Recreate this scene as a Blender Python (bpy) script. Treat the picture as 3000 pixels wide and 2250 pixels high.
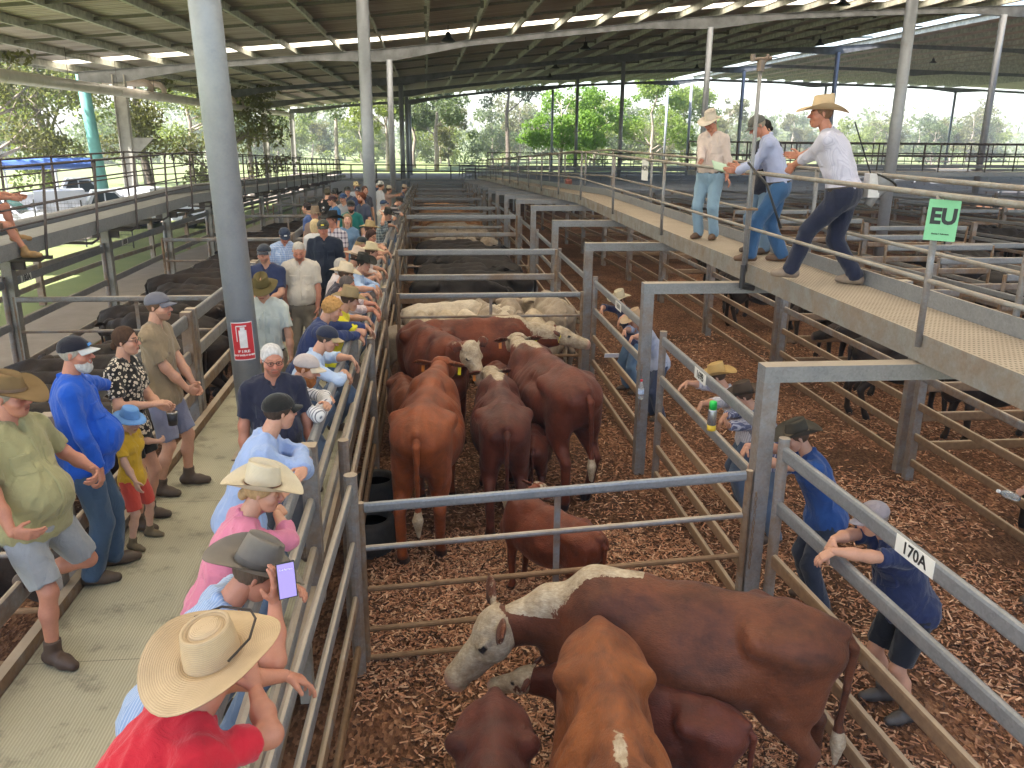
import bpy, math, random
import numpy as np
from mathutils import Matrix, Vector
SC = bpy.context.scene
for _o in list(bpy.data.objects): bpy.data.objects.remove(_o)
rnd = random.Random(7)
R = math.radians
# ---------------------------------------------------------------- camera, sky, sun
cd = bpy.data.cameras.new('camera'); cam = bpy.data.objects.new('camera', cd)
SC.collection.objects.link(cam); SC.camera = cam
cd.sensor_width = 36; cd.lens = 36 * 2461 / 3000; cd.clip_end = 3000; cd.clip_start = 0.05
TH, YAW, ROLL = R(16.6), R(5.785), R(0.48)
_fw = np.array([math.sin(YAW)*math.cos(TH), math.cos(YAW)*math.cos(TH), -math.sin(TH)])
_rt = np.array([math.cos(YAW), -math.sin(YAW), 0.]); _up = np.cross(_rt, _fw)
_r2 = _rt*math.cos(ROLL) + _up*math.sin(ROLL); _u2 = -_rt*math.sin(ROLL) + _up*math.cos(ROLL)
cam.matrix_world = Matrix([[_r2[i], _u2[i], -_fw[i], 0] for i in range(3)] + [[0, 0, 0, 1]])
W = bpy.data.worlds.new('World'); SC.world = W; W.use_nodes = True
nt = W.node_tree; nt.nodes.clear()
sky = nt.nodes.new('ShaderNodeTexSky'); sky.sky_type = 'NISHITA'; sky.sun_disc = False
SUN_EL, SUN_AZ = R(50), R(242)          # azimuth clockwise from +Y
sky.sun_elevation = SUN_EL; sky.sun_rotation = SUN_AZ; sky.air_density = 1.0; sky.dust_density = 1.5; sky.ozone_density = 1.0
bg = nt.nodes.new('ShaderNodeBackground'); bg.inputs[1].default_value = 0.105
wo = nt.nodes.new('ShaderNodeOutputWorld')
nt.links.new(sky.outputs[0], bg.inputs[0]); nt.links.new(bg.outputs[0], wo.inputs[0])
sl = bpy.data.lights.new('sun', 'SUN'); sl.energy = 5.0; sl.angle = R(0.5); sl.color = (1, .95, .87)
so = bpy.data.objects.new('sun', sl); SC.collection.objects.link(so)
_sd = Vector((math.sin(SUN_AZ)*math.cos(SUN_EL), math.cos(SUN_AZ)*math.cos(SUN_EL), math.sin(SUN_EL)))
so.rotation_euler = _sd.to_track_quat('Z', 'Y').to_euler()
SC.view_settings.view_transform = 'Standard'; SC.view_settings.look = 'None'
SC.view_settings.exposure = 2.35; SC.view_settings.gamma = 1
SC.cycles.use_denoising = True
SC.cycles.max_bounces = 7; SC.cycles.diffuse_bounces = 5; SC.cycles.glossy_bounces = 2; SC.cycles.transparent_max_bounces = 6
SC.cycles.transmission_bounces = 3; SC.cycles.sample_clamp_indirect = 6
# ---------------------------------------------------------------- geometry helpers
V3 = lambda *a: np.array(a, float)
def rotm(ax, a):
    c, s = math.cos(a), math.sin(a)
    return np.array({'x': [[1,0,0],[0,c,-s],[0,s,c]], 'y': [[c,0,s],[0,1,0],[-s,0,c]], 'z': [[c,-s,0],[s,c,0],[0,0,1]]}[ax])
def unit(v): v = np.asarray(v, float); return v / max(1e-9, np.linalg.norm(v))
class G:
    def __init__(s): s.v = []; s.f = []; s.n = 0
    def add(s, v, f):
        v = np.asarray(v, float).reshape(-1, 3); s.v.append(v); s.f += [tuple(int(i) + s.n for i in q) for q in f]; s.n += len(v); return s
    def box(s, a, b, rot=None, c=None):
        a, b = V3(*a), V3(*b)
        v = np.array([[x, y, z] for x in (a[0], b[0]) for y in (a[1], b[1]) for z in (a[2], b[2])])
        if rot is not None:
            m = (a + b)/2 if c is None else V3(*c); v = (v - m) @ rot.T + m
        return s.add(v, [(0,1,3,2),(4,6,7,5),(0,4,5,1),(2,3,7,6),(0,2,6,4),(1,5,7,3)])
    def sweep(s, pts, prof, caps=True, up=(0,0,1)):
        """profile (k,2) swept along pts; profile x = side, y = up"""
        pts = [V3(*p) for p in pts]; prof = np.asarray(prof, float); k = len(prof); vs = []
        for i, p in enumerate(pts):
            t = unit(pts[min(i+1, len(pts)-1)] - pts[max(i-1, 0)]); u = V3(*up)
            if abs(t @ u) > .98: u = V3(0, 1, 0)
            sd = unit(np.cross(t, u)); u2 = np.cross(sd, t)
            pr = prof[i] if prof.ndim == 3 else prof
            vs.append(p + pr[:, :1]*sd + pr[:, 1:]*u2)
        k = len(vs[0]); f = []
        for i in range(len(pts)-1):
            for j in range(k):
                a, b = i*k + j, i*k + (j+1) % k; f.append((a, b, b+k, a+k))
        if caps: f += [tuple(range(k))[::-1], tuple(range((len(pts)-1)*k, len(pts)*k))]
        return s.add(np.concatenate(vs), f)
    def tube(s, pts, r, n=10, caps=True):
        a = np.arange(n)*2*math.pi/n; c = np.stack([np.cos(a), np.sin(a)], 1)
        if np.isscalar(r): return s.sweep(pts, c*r, caps)
        return s.sweep(pts, np.array([c*q for q in r]), caps)
    def oval(s, p, q, w=.042, h=.115, n=3):
        """rounded rectangular cattle rail"""
        r = min(w, h)*.48; pr = []
        for cx, cy, a0 in ((w/2-r, h/2-r, 0), (-w/2+r, h/2-r, 90), (-w/2+r, -h/2+r, 180), (w/2-r, -h/2+r, 270)):
            for k in range(n): a = R(a0 + 90*k/(n-1)); pr.append((cx + r*math.cos(a), cy + r*math.sin(a)))
        return s.sweep([p, q], pr)
    def lathe(s, prof, n=20, c=(0,0,0), sx=1, sy=1):
        a = np.arange(n)*2*math.pi/n; vs = []
        for r, z in prof: vs.append(np.stack([c[0] + r*sx*np.cos(a), c[1] + r*sy*np.sin(a), np.full(n, c[2]+z)], 1))
        f = [(i*n+j, i*n+(j+1) % n, (i+1)*n+(j+1) % n, (i+1)*n+j) for i in range(len(prof)-1) for j in range(n)]
        if prof[0][0] > 1e-4: f.append(tuple(range(n))[::-1])
        if prof[-1][0] > 1e-4: f.append(tuple(range((len(prof)-1)*n, len(prof)*n)))
        return s.add(np.concatenate(vs), f)
    def ball(s, c, r, n=10, m=7):
        r = V3(*(r if hasattr(r, '__len__') else (r, r, r)))
        pr = [(max(1e-5, math.sin(math.pi*i/(m-1))), -math.cos(math.pi*i/(m-1))) for i in range(m)]
        g = G().lathe(pr, n); return s.add(np.concatenate(g.v)*r + V3(*c), g.f)
    def xf(s, m, t=(0,0,0)): s.v = [v @ np.asarray(m).T + V3(*t) for v in s.v]; return s
    def mesh(s, name='m', smooth=False):
        me = bpy.data.meshes.new(name); v = np.concatenate(s.v) if s.v else np.zeros((0, 3))
        if isinstance(s.f, np.ndarray) or (s.f and all(len(q) == 4 for q in s.f)):
            nf = len(s.f); me.vertices.add(len(v)); me.vertices.foreach_set('co', v.ravel())
            me.loops.add(nf*4); me.loops.foreach_set('vertex_index', np.array(s.f, np.int32).ravel())
            me.polygons.add(nf); me.polygons.foreach_set('loop_start', np.arange(0, nf*4, 4)); me.update(calc_edges=True)
        else: me.from_pydata(v.tolist(), [], s.f); me.update()
        me.polygons.foreach_set('use_smooth', [bool(smooth)]*len(me.polygons))
        return me
LINK = SC.collection.objects.link
def thing(name, label, cat, loc=(0,0,0), rz=0, group=None):
    o = bpy.data.objects.new(name, None); LINK(o); o.location = loc; o.rotation_euler = (0, 0, rz); o.empty_display_size = .1
    o['label'] = label; o['category'] = cat
    if group: o['group'] = group
    return o
def part(name, g, mat, parent=None, smooth=False, attrs=None, kind=None, label=None):
    me = g if isinstance(g, bpy.types.Mesh) else g.mesh(name, smooth)
    o = bpy.data.objects.new(name, me); LINK(o)
    if mat is not None and not me.materials: me.materials.append(mat)
    if parent is not None: o.parent = parent
    if attrs:
        for k, a in attrs.items():
            if a.ndim == 1: at = me.attributes.new(k, 'FLOAT', 'POINT'); at.data.foreach_set('value', a.astype(np.float32))
            else:
                at = me.attributes.new(k, 'FLOAT_COLOR', 'POINT')
                at.data.foreach_set('color', np.concatenate([a, np.ones((len(a), 1))], 1).astype(np.float32).ravel())
    if kind: o['kind'] = kind
    if label: o['label'] = label
    return o
def tag(o, label, cat, group=None):
    o['label'] = label; o['category'] = cat
    if group: o['group'] = group
    return o
def dup(root, loc, rz=0, label=None, group=None, scale=None):
    r = root.copy(); LINK(r); r.location = loc; r.rotation_euler = (0, 0, rz)
    if scale: r.scale = (scale,)*3
    if label: r['label'] = label
    if group: r['group'] = group
    for ch in list(root.children):
        c = ch.copy(); LINK(c); c.parent = r
        for g2 in list(ch.children):
            d = g2.copy(); LINK(d); d.parent = c
    return r
# ---------------------------------------------------------------- materials
MATS = {}
class NB:
    """small node builder"""
    def __init__(s, name, rough=.6, metal=0, spec=.5):
        s.m = bpy.data.materials.new(name); s.m.use_nodes = True; s.t = s.m.node_tree
        s.b = s.t.nodes['Principled BSDF']; s.b.inputs['Roughness'].default_value = rough; s.b.inputs['Metallic'].default_value = metal
        s.b.inputs['Specular IOR Level'].default_value = spec; s._co = None
    def n(s, ty, **k):
        x = s.t.nodes.new(ty)
        for a, v in k.items():
            if a.startswith('i_'): x.inputs[int(a[2:])].default_value = v
            else: setattr(x, a, v)
        return x
    def l(s, a, b): s.t.links.new(a, b)
    def co(s, kind='Object'):
        if s._co is None: s._co = s.n('ShaderNodeTexCoord')
        return s._co.outputs[kind]
    def map(s, scale=(1,1,1), kind='Object', rot=(0,0,0)):
        m = s.n('ShaderNodeMapping'); m.inputs['Scale'].default_value = scale; m.inputs['Rotation'].default_value = rot; s.l(s.co(kind), m.inputs[0]); return m.outputs[0]
    def noise(s, scale, detail=3, co=None, rough=.55, dist=0):
        x = s.n('ShaderNodeTexNoise'); x.inputs['Scale'].default_value = scale; x.inputs['Detail'].default_value = detail
        x.inputs['Roughness'].default_value = rough; x.inputs['Distortion'].default_value = dist
        s.l(co if co is not None else s.co(), x.inputs['Vector']); return x.outputs['Fac']
    def ramp(s, fac, stops):
        r = s.n('ShaderNodeValToRGB'); e = r.color_ramp.elements
        while len(e) < len(stops): e.new(.5)
        for i, (p, c) in enumerate(stops):
            e[i].position = p; e[i].color = (c, c, c, 1) if np.isscalar(c) else (*c, 1)
        s.l(fac, r.inputs[0]); return r.outputs[0]
    def mix(s, fac, a, b, mode='MIX'):
        x = s.n('ShaderNodeMix', data_type='RGBA', blend_type=mode)
        for i, q in ((0, fac), (6, a), (7, b)):
            if hasattr(q, 'links'): s.l(q, x.inputs[i])
            elif i == 0: x.inputs[0].default_value = q
            else: x.inputs[i].default_value = (*q, 1)
        return x.outputs[2]
    def math(s, op, a, b=0., c=None):
        x = s.n('ShaderNodeMath', operation=op)
        for i, q in ((0, a), (1, b), (2, c)):
            if q is None: continue
            if hasattr(q, 'links'): s.l(q, x.inputs[i])
            else: x.inputs[i].default_value = q
        return x.outputs[0]
    def attr(s, name, out='Fac'): a = s.n('ShaderNodeAttribute', attribute_name=name); return a.outputs[out]
    def bump(s, h, strength=.3, dist=.01):
        b = s.n('ShaderNodeBump'); b.inputs['Strength'].default_value = strength; b.inputs['Distance'].default_value = dist
        s.l(h, b.inputs['Height']); s.l(b.outputs[0], s.b.inputs['Normal'])
    def col(s, c):
        if hasattr(c, 'links'): s.l(c, s.b.inputs['Base Color'])
        else: s.b.inputs['Base Color'].default_value = (*c, 1)
        return s
def memo(f):
    def g(*a, **k):
        key = (f.__name__,) + a + tuple(sorted(k.items()))
        if key not in MATS: MATS[key] = f(*a, **k)
        return MATS[key]
    return g
@memo
def plain(name, c, rough=.6, metal=0, var=.12, scale=12):
    b = NB(name, rough, metal); c = np.array(c)
    b.col(b.ramp(b.noise(scale, 3), [(.3, tuple(c*(1-var))), (.7, tuple(np.minimum(1, c*(1+var))))])); return b.m
@memo
def galv(tone=0, dirt=.3):
    """galvanised steel; tone 0 cool grey, 1 warm; dirt = share covered by dried mud and rust"""
    b = NB('galvanised_steel', .5, .35)
    w = b.co('Generated') if 0 else b.n('ShaderNodeNewGeometry').outputs['Position']
    v = b.n('ShaderNodeTexVoronoi'); v.inputs['Scale'].default_value = 55; b.l(w, v.inputs['Vector'])
    base = b.mix(b.noise(6, 4, w), (.25, .27, .32), (.40, .43, .49)) if tone == 2 else b.mix(b.noise(9, 5, w), (.10, .048, .030), (.22, .115, .070)) if tone == 3 else b.mix(b.noise(6, 4, w), (.15, .158, .175) if tone == 0 else (.19, .185, .17), (.27, .275, .285) if tone == 0 else (.30, .285, .25))
    base = b.mix(b.math('MULTIPLY', v.outputs['Color'], .3 if tone != 3 else .03), base, (.42, .43, .45))
    d = b.noise(2.3, 6, w, .72, .2); th = .72 - dirt*.55
    mask = b.ramp(d, [(max(0, th-.13), 0), (min(1, th+.13), 1)])
    mud = b.mix(b.noise(18, 3, w), (.14, .070, .032), (.34, .215, .12))
    geo = b.n('ShaderNodeNewGeometry'); sep = b.n('ShaderNodeSeparateXYZ'); b.l(geo.outputs['Normal'], sep.inputs[0])
    top = b.math('MULTIPLY', b.math('MAXIMUM', b.math('SUBTRACT', sep.outputs[2], .5), 0), (.2 if tone == 3 else 1.5) if dirt > .05 else .2)  # dust tint on upward faces, strengthened to paint lit tops into the colour
    c = b.mix(b.math('MULTIPLY', mask, min(.9, .25+dirt*1.1)), base, mud); c = b.mix(top, c, (.50, .41, .31))
    b.col(c); b.l(b.math('ADD', b.math('MULTIPLY', mask, .35), .45), b.b.inputs['Roughness'])
    b.bump(b.noise(60, 2, w), .12, .003); return b.m
@memo
def glass_mat():
    b = NB('clear_plastic', .05); b.b.inputs['Transmission Weight'].default_value = .85; b.col((.85, .9, .92)); return b.m
# ---------------------------------------------------------------- smooth bodies from distance fields
def vnoise(p, seed=0):
    """value noise on (...,3) points, range -1..1"""
    p = np.asarray(p, float); i = np.floor(p).astype(np.int64); f = p - i; f = f*f*(3-2*f); out = 0
    def h(a, b, c):
        n = (a*73856093) ^ (b*19349663) ^ (c*83492791) ^ (seed*2654435761 & 0x7fffffff); n = (n ^ (n >> 13))*1274126177 & 0x7fffffff
        n = (n ^ (n >> 16)) & 0xffff; return n/32767.5 - 1
    for dx in (0, 1):
        for dy in (0, 1):
            for dz in (0, 1):
                w = (f[..., 0] if dx else 1-f[..., 0])*(f[..., 1] if dy else 1-f[..., 1])*(f[..., 2] if dz else 1-f[..., 2])
                out = out + w*h(i[..., 0]+dx, i[..., 1]+dy, i[..., 2]+dz)
    return out
class SDF:
    """list of primitives; each is smooth-joined (or cut) into the field"""
    def __init__(s, k=.03): s.P = []; s.k = k
    def cone(s, a, b, ra, rb, k=None, sq=None, clip=None, cut=False):
        """round cone a->b; sq=(axis, factor) flattens it along axis about its line"""
        s.P.append(('c', V3(*a), V3(*b), ra, rb, s.k if k is None else k, sq, clip, cut)); return s
    def line(s, pts, rs, **kw):
        for i in range(len(pts)-1): s.cone(pts[i], pts[i+1], rs[i], rs[i+1], **kw)
        return s
    def ell(s, c, r, rot=None, k=None, clip=None, cut=False):
        s.P.append(('e', V3(*c), V3(*r), np.eye(3) if rot is None else rot, None, s.k if k is None else k, None, clip, cut)); return s
    def grow(s, d):
        q = SDF(s.k)
        for p in s.P:
            if p[0] == 'c': q.P.append(('c', p[1], p[2], p[3]+d, p[4]+d) + p[5:])
            else: q.P.append(('e', p[1], p[2]+d) + p[3:])
        return q
    def join(s, o): s.P += o.P; return s
    def _bb(s, p):
        if p[0] == 'c':
            r = max(p[3], p[4]); return np.minimum(p[1], p[2])-r, np.maximum(p[1], p[2])+r
        e = np.sqrt(((p[3]*p[2])**2).sum(1)); return p[1]-e, p[1]+e
    def _d(s, p, X):
        if p[0] == 'c':
            a, b, ra, rb = p[1:5]; ab = b-a; L = max(ab @ ab, 1e-9); q = X-a
            t = np.clip(q @ ab/L, 0, 1); e = q - t[..., None]*ab
            if p[6] is not None: ax, fc = unit(p[6][0]), p[6][1]; e = e + ((e @ ax)*(1/fc-1))[..., None]*ax
            d = np.sqrt((e*e).sum(-1)) - (ra+(rb-ra)*t)
        else:
            q = (X-p[1]) @ p[3]; r = p[2]; k0 = np.sqrt(((q/r)**2).sum(-1)); k1 = np.sqrt(((q/(r*r))**2).sum(-1))
            d = k0*(k0-1)/np.maximum(k1, 1e-6)
        if p[7] is not None:
            for (cp, cn) in p[7]: d = np.maximum(d, (X-V3(*cp)) @ unit(cn))
        return d
    def net(s, h, noise=None, clips=None, seed=0):
        """surface nets -> G (verts, quads)"""
        bb = [s._bb(p) for p in s.P if not p[8]]
        lo = np.min([b[0] for b in bb], 0) - 3*h - .01; hi = np.max([b[1] for b in bb], 0) + 3*h + .01
        n = np.ceil((hi-lo)/h).astype(int)+1; ax = [lo[i]+h*np.arange(n[i]) for i in range(3)]
        F = np.full(n, .5)
        for p in s.P:
            b0, b1 = s._bb(p); m = p[5]+2.5*h
            i0 = np.clip(np.floor((b0-m-lo)/h).astype(int), 0, n-1); i1 = np.clip(np.ceil((b1+m-lo)/h).astype(int)+1, 1, n)
            if np.any(i1 <= i0): continue
            X = np.stack(np.meshgrid(*[ax[j][i0[j]:i1[j]] for j in range(3)], indexing='ij'), -1); d = s._d(p, X)
            S = tuple(slice(i0[j], i1[j]) for j in range(3)); f = F[S]; k = max(p[5], 1e-4)
            if p[8]: d = -d; q = np.maximum(k-np.abs(f-d), 0)/k; F[S] = np.maximum(f, d) + q*q*k*.25
            else: q = np.maximum(k-np.abs(f-d), 0)/k; F[S] = np.minimum(f, d) - q*q*k*.25
        if clips:
            X = np.stack(np.meshgrid(*ax, indexing='ij'), -1)
            for (cp, cn) in clips: F = np.maximum(F, (X-V3(*cp)) @ unit(cn))
        if noise:
            msk = np.abs(F) < 3*h + .02; I = np.argwhere(msk); X = lo + I*h; F[msk] += noise(X)
        F[0] = F[-1] = .5; F[:, 0] = F[:, -1] = .5; F[:, :, 0] = F[:, :, -1] = .5
        sg = F < 0; c = [(i, j, k2) for i in (0, 1) for j in (0, 1) for k2 in (0, 1)]
        sl_ = lambda A, o: A[o[0]:A.shape[0]-1+o[0], o[1]:A.shape[1]-1+o[1], o[2]:A.shape[2]-1+o[2]]
        cnt = sum(sl_(sg, o).astype(np.int8) for o in c); act = (cnt > 0) & (cnt < 8); I = np.argwhere(act)
        Vc = np.stack([F[I[:, 0]+o[0], I[:, 1]+o[1], I[:, 2]+o[2]] for o in c], 1); C = np.array(c, float)
        acc = np.zeros((len(I), 3)); w = np.zeros(len(I))
        for a in range(8):
            for b in range(a+1, 8):
                if abs(C[a]-C[b]).sum() != 1: continue
                va, vb = Vc[:, a], Vc[:, b]; m = (va < 0) != (vb < 0); t = va/np.where(m, va-vb, 1)
                acc += np.where(m[:, None], C[a] + t[:, None]*(C[b]-C[a]), 0); w += m
        P = lo + (I + acc/w[:, None])*h; idx = -np.ones(act.shape, np.int64); idx[act] = np.arange(len(I)); Q = []
        for a in range(3):
            u, v = (a+1) % 3, (a+2) % 3
            e1 = [slice(None)]*3; e2 = [slice(None)]*3; e1[a] = slice(0, -1); e2[a] = slice(1, None)
            s1, s2 = sg[tuple(e1)], sg[tuple(e2)]; E = np.argwhere(s1 != s2); fl = s1[tuple(E.T)]
            def at(du, dv): q = E.copy(); q[:, u] -= du; q[:, v] -= dv; return idx[tuple(q.T)]
            q = np.stack([at(1, 1), at(0, 1), at(0, 0), at(1, 0)], 1); q[~fl] = q[~fl][:, ::-1]; Q.append(q)
        g = G(); Q = np.concatenate(Q); g.v = [P]; g.f = Q; g.n = len(P); return g
def merge(gs):
    """several quad nets -> vertices, quads"""
    V, Q, n = [], [], 0
    for g in gs: v = np.concatenate(g.v); V.append(v); Q.append(np.asarray(g.f).reshape(-1, 4)+n); n += len(v)
    return np.concatenate(V), np.concatenate(Q)
def netobj(name, V, Q, mat, parent=None, attrs=None):
    me = bpy.data.meshes.new(name); nf = len(Q); me.vertices.add(len(V)); me.vertices.foreach_set('co', V.ravel())
    me.loops.add(nf*4); me.loops.foreach_set('vertex_index', Q.astype(np.int32).ravel()); me.polygons.add(nf)
    me.polygons.foreach_set('loop_start', np.arange(0, nf*4, 4)); me.update(calc_edges=True)
    me.polygons.foreach_set('use_smooth', [True]*nf); return part(name, me, mat, parent, attrs=attrs)
# ---------------------------------------------------------------- people
@memo
def skin(tone=0):
    b = NB('skin', .5); c = b.attr('tint', 'Color'); n = b.noise(45, 3)
    base = [(.52, .27, .18), (.47, .20, .13), (.40, .19, .12), (.58, .34, .25)][tone]
    k = b.mix(n, tuple(x*.86 for x in base), tuple(min(1, x*1.12) for x in base)); k = b.mix(1.0, k, c, 'MULTIPLY')
    b.b.inputs['Subsurface Weight'].default_value = .08; b.b.inputs['Subsurface Radius'].default_value = (.02, .008, .004)
    b.col(k); b.bump(b.noise(150, 2), .12, .002); return b.m
@memo
def cloth(c, pat=None, c2=(.8, .8, .8), sc=60, rough=.85):
    b = NB('woven_cloth', rough, 0, .2); c = tuple(c); n = b.noise(7, 4)
    base = b.mix(n, tuple(x*.80 for x in c), tuple(min(1, x*1.12) for x in c))
    if pat == 'stripe' or pat == 'hstripe':
        sp = b.n('ShaderNodeSeparateXYZ'); b.l(b.co(), sp.inputs[0]); u = b.math('ADD', sp.outputs[0], b.math('MULTIPLY', sp.outputs[1], .6)) if pat == 'stripe' else sp.outputs[2]
        s_ = b.math('SINE', b.math('MULTIPLY', u, sc*6.28)); base = b.mix(b.math('MULTIPLY', b.ramp(s_, [(.35, 0), (.7, 1)]), .8 if sc > 30 and sc < 50 or pat == 'hstripe' else .45), base, c2)
    elif pat == 'check':
        sp = b.n('ShaderNodeSeparateXYZ'); b.l(b.co(), sp.inputs[0])
        a = b.math('SINE', b.math('MULTIPLY', b.math('ADD', sp.outputs[0], sp.outputs[1]), sc*6.28)); d = b.math('SINE', b.math('MULTIPLY', sp.outputs[2], sc*6.28))
        f = b.math('MULTIPLY', b.math('ADD', b.ramp(a, [(.45, 0), (.55, 1)]), b.ramp(d, [(.45, 0), (.55, 1)])), .5); base = b.mix(f, base, c2)
    elif pat == 'floral':
        v = b.n('ShaderNodeTexVoronoi'); v.inputs['Scale'].default_value = sc; b.l(b.co(), v.inputs['Vector'])
        base = b.mix(b.ramp(v.outputs['Distance'], [(.13, 0), (.17, 1), (.40, 1), (.46, 0)]), base, c2)
    elif pat == 'blob':
        v = b.n('ShaderNodeTexVoronoi'); v.inputs['Scale'].default_value = sc; b.l(b.co(), v.inputs['Vector'])
        base = b.mix(b.ramp(v.outputs['Distance'], [(.2, 1), (.3, 0)]), base, b.mix(b.ramp(v.outputs['Color'], [(.45, 0), (.55, 1)]), c2, (.6, .3, .2)))
    b.col(base); w = b.noise(9, 4, None, .6, .8)
    b.bump(b.math('ADD', b.math('MULTIPLY', w, 1.), b.math('MULTIPLY', b.noise(220, 1), .05)),   .7, .02)
    b.b.inputs['Sheen Weight'].default_value = .2; return b.m
@memo
def leather(c=(.07, .045, .03), rough=.55):
    b = NB('worn_leather', rough); b.col(b.mix(b.noise(14, 4), tuple(x*.6 for x in c), tuple(x*1.7 for x in c))); b.bump(b.noise(70, 3), .25, .004); return b.m
@memo
def felt(c, straw=False):
    b = NB('woven_straw' if straw else 'felt', .8 if straw else .92, 0, .25); c = tuple(c)
    k = b.mix(b.noise(9, 4), tuple(x*.72 for x in c), tuple(min(1, x*1.12) for x in c)); 
    if straw:
        sp = b.n('ShaderNodeSeparateXYZ'); b.l(b.co(), sp.inputs[0]); a = b.attr('ring')
        s_ = b.math('SINE', b.math('MULTIPLY', a, 900)); k = b.mix(b.math('MULTIPLY', b.ramp(s_, [(.2, 0), (.9, 1)]), .28), k, tuple(x*.45 for x in c))
        b.bump(b.math('ADD', s_, b.noise(120, 2)), .35, .003)
    else: b.bump(b.noise(90, 3), .2, .003)
    b.col(b.mix(b.ramp(b.noise(3.1, 4), [(.55, 0), (.75, 1)]), k, tuple(x*.55 for x in c)) if straw is False else k); return b.m
@memo
def hairm(c):
    b = NB('hair', .7, 0, .15); b.col(b.mix(b.noise(60, 3, b.map((1, 1, .3))), tuple(x*.5 for x in c), tuple(min(1, x*1.5) for x in c))); b.bump(b.noise(130, 2, b.map((1, 1, .25))), .8, .008); return b.m
def ik(A, T, l1, l2, hint):
    A, T = V3(*A), V3(*T); d = T-A; L = np.linalg.norm(d); m = (l1+l2)*.995
    if L > m: T = A + d*m/L; d = T-A; L = m
    L = max(L, abs(l1-l2)+.03); x = (l1*l1-l2*l2+L*L)/(2*L); y = math.sqrt(max(0, l1*l1-x*x)); u = unit(d); h = V3(*hint); h = unit(h-(h@u)*u)
    return A+u*x+h*y, T
def brim_hat(par, C, Rh, spec, name='hat'):
    """spec: c, straw, bw brim width, curl, dip, h crown height, top ('cattle','tele','flat'), band"""
    bw, curl, dip, h = spec.get('bw', .095), spec.get('curl', .05), spec.get('dip', .02), spec.get('h', .115)
    n = 40; th = np.arange(n)*2*math.pi/n; ax, ay = .083, .102; cx, cy = np.sin(th), np.cos(th); rows = []; ring = []
    def brim(t, off):
        r = bw*(1+.10*np.abs(cy)); x = cx*(ax+r*t*(1-.10*curl/.05*t)); y = cy*(ay+r*t)
        z = curl*np.abs(cx)**1.6*t**1.8 - dip*np.abs(cy)**1.5*t**1.6*(np.where(cy > 0, 1, spec.get('back', .8))) + .006*np.sin(3*th+spec.get('ph', 0))*t + off
        return np.stack([x, y, z], 1)
    for t in (1, .8, .6, .4, .2, 0): rows.append(brim(t, -.004)); ring.append(t*bw)
    for t in (0, .2, .4, .6, .8, .93, 1): rows.append(brim(t, .001 if t < 1 else -.002)); ring.append(t*bw)
    f = [(i*n+j, i*n+(j+1) % n, (i+1)*n+(j+1) % n, (i+1)*n+j) for i in range(len(rows)-1) for j in range(n)]
    g = G().add(np.concatenate(rows), f); rr = [np.full(n, q) for q in ring]
    crow = []; cr = []; tp = spec.get('top', 'cattle'); tpr = spec.get('taper', .16)
    for u in (0, .2, .45, .7, .88, .97):
        k = 1-tpr*u**1.5; pin = 1-.16*u*u*np.exp(-((np.abs(th if 0 else np.arctan2(cx, cy))-.62)/.28)**2)*(tp == 'cattle')
        crow.append(np.stack([cx*ax*k*pin, cy*ay*k*pin, np.full(n, h*u)+.012*u*cy*(tp == 'cattle')*-1], 1)); cr.append(.2+h*u)
    for q in (.9, .75, .6, .45, .3, .12, .001):
        k = (1-tpr)*q; x, y = cx*ax*k, cy*ay*k
        if tp == 'cattle': z = h*(1.0+.02*(1-q)) - .034*np.exp(-(x/.02)**2)*np.clip(1.3-q, 0, 1) - .012*cy*q
        elif tp == 'tele': z = np.full(n, h*(1.0-.17*math.exp(-((q-.74)/.10)**2)+.03*(1-q)))
        else: z = np.full(n, h*(1+.05*(1-q*q)))
        crow.append(np.stack([x, y, z], 1)); cr.append(.2+h+q*.1)
    f = [(i*n+j, i*n+(j+1) % n, (i+1)*n+(j+1) % n, (i+1)*n+j) for i in range(len(crow)-1) for j in range(n)]
    g.add(np.concatenate(crow), f); rr += [np.full(n, q) for q in cr]
    T = C + Rh @ V3(0, -.012, spec.get('up', .052)); Rt = Rh @ rotm('x', spec.get('tilt', .08)); g.xf(Rt, T)
    o = part(name, g, felt(spec['c'], spec.get('straw', False)), par, True, {'ring': np.concatenate(rr)})
    if spec.get('band') is not None:
        q = G(); rws = [np.stack([cx*ax*1.015*(1-tpr*(z/h)**1.5), cy*ay*1.015*(1-tpr*(z/h)**1.5), np.full(n, z)], 1) for z in (.003, .012, spec.get('bandh', .022))]
        q.add(np.concatenate(rws), [(i*n+j, i*n+(j+1) % n, (i+1)*n+(j+1) % n, (i+1)*n+j) for i in range(2) for j in range(n)]).xf(Rt, T)
        part('hat_band', q, leather(spec['band']), o, True)
    return o
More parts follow.
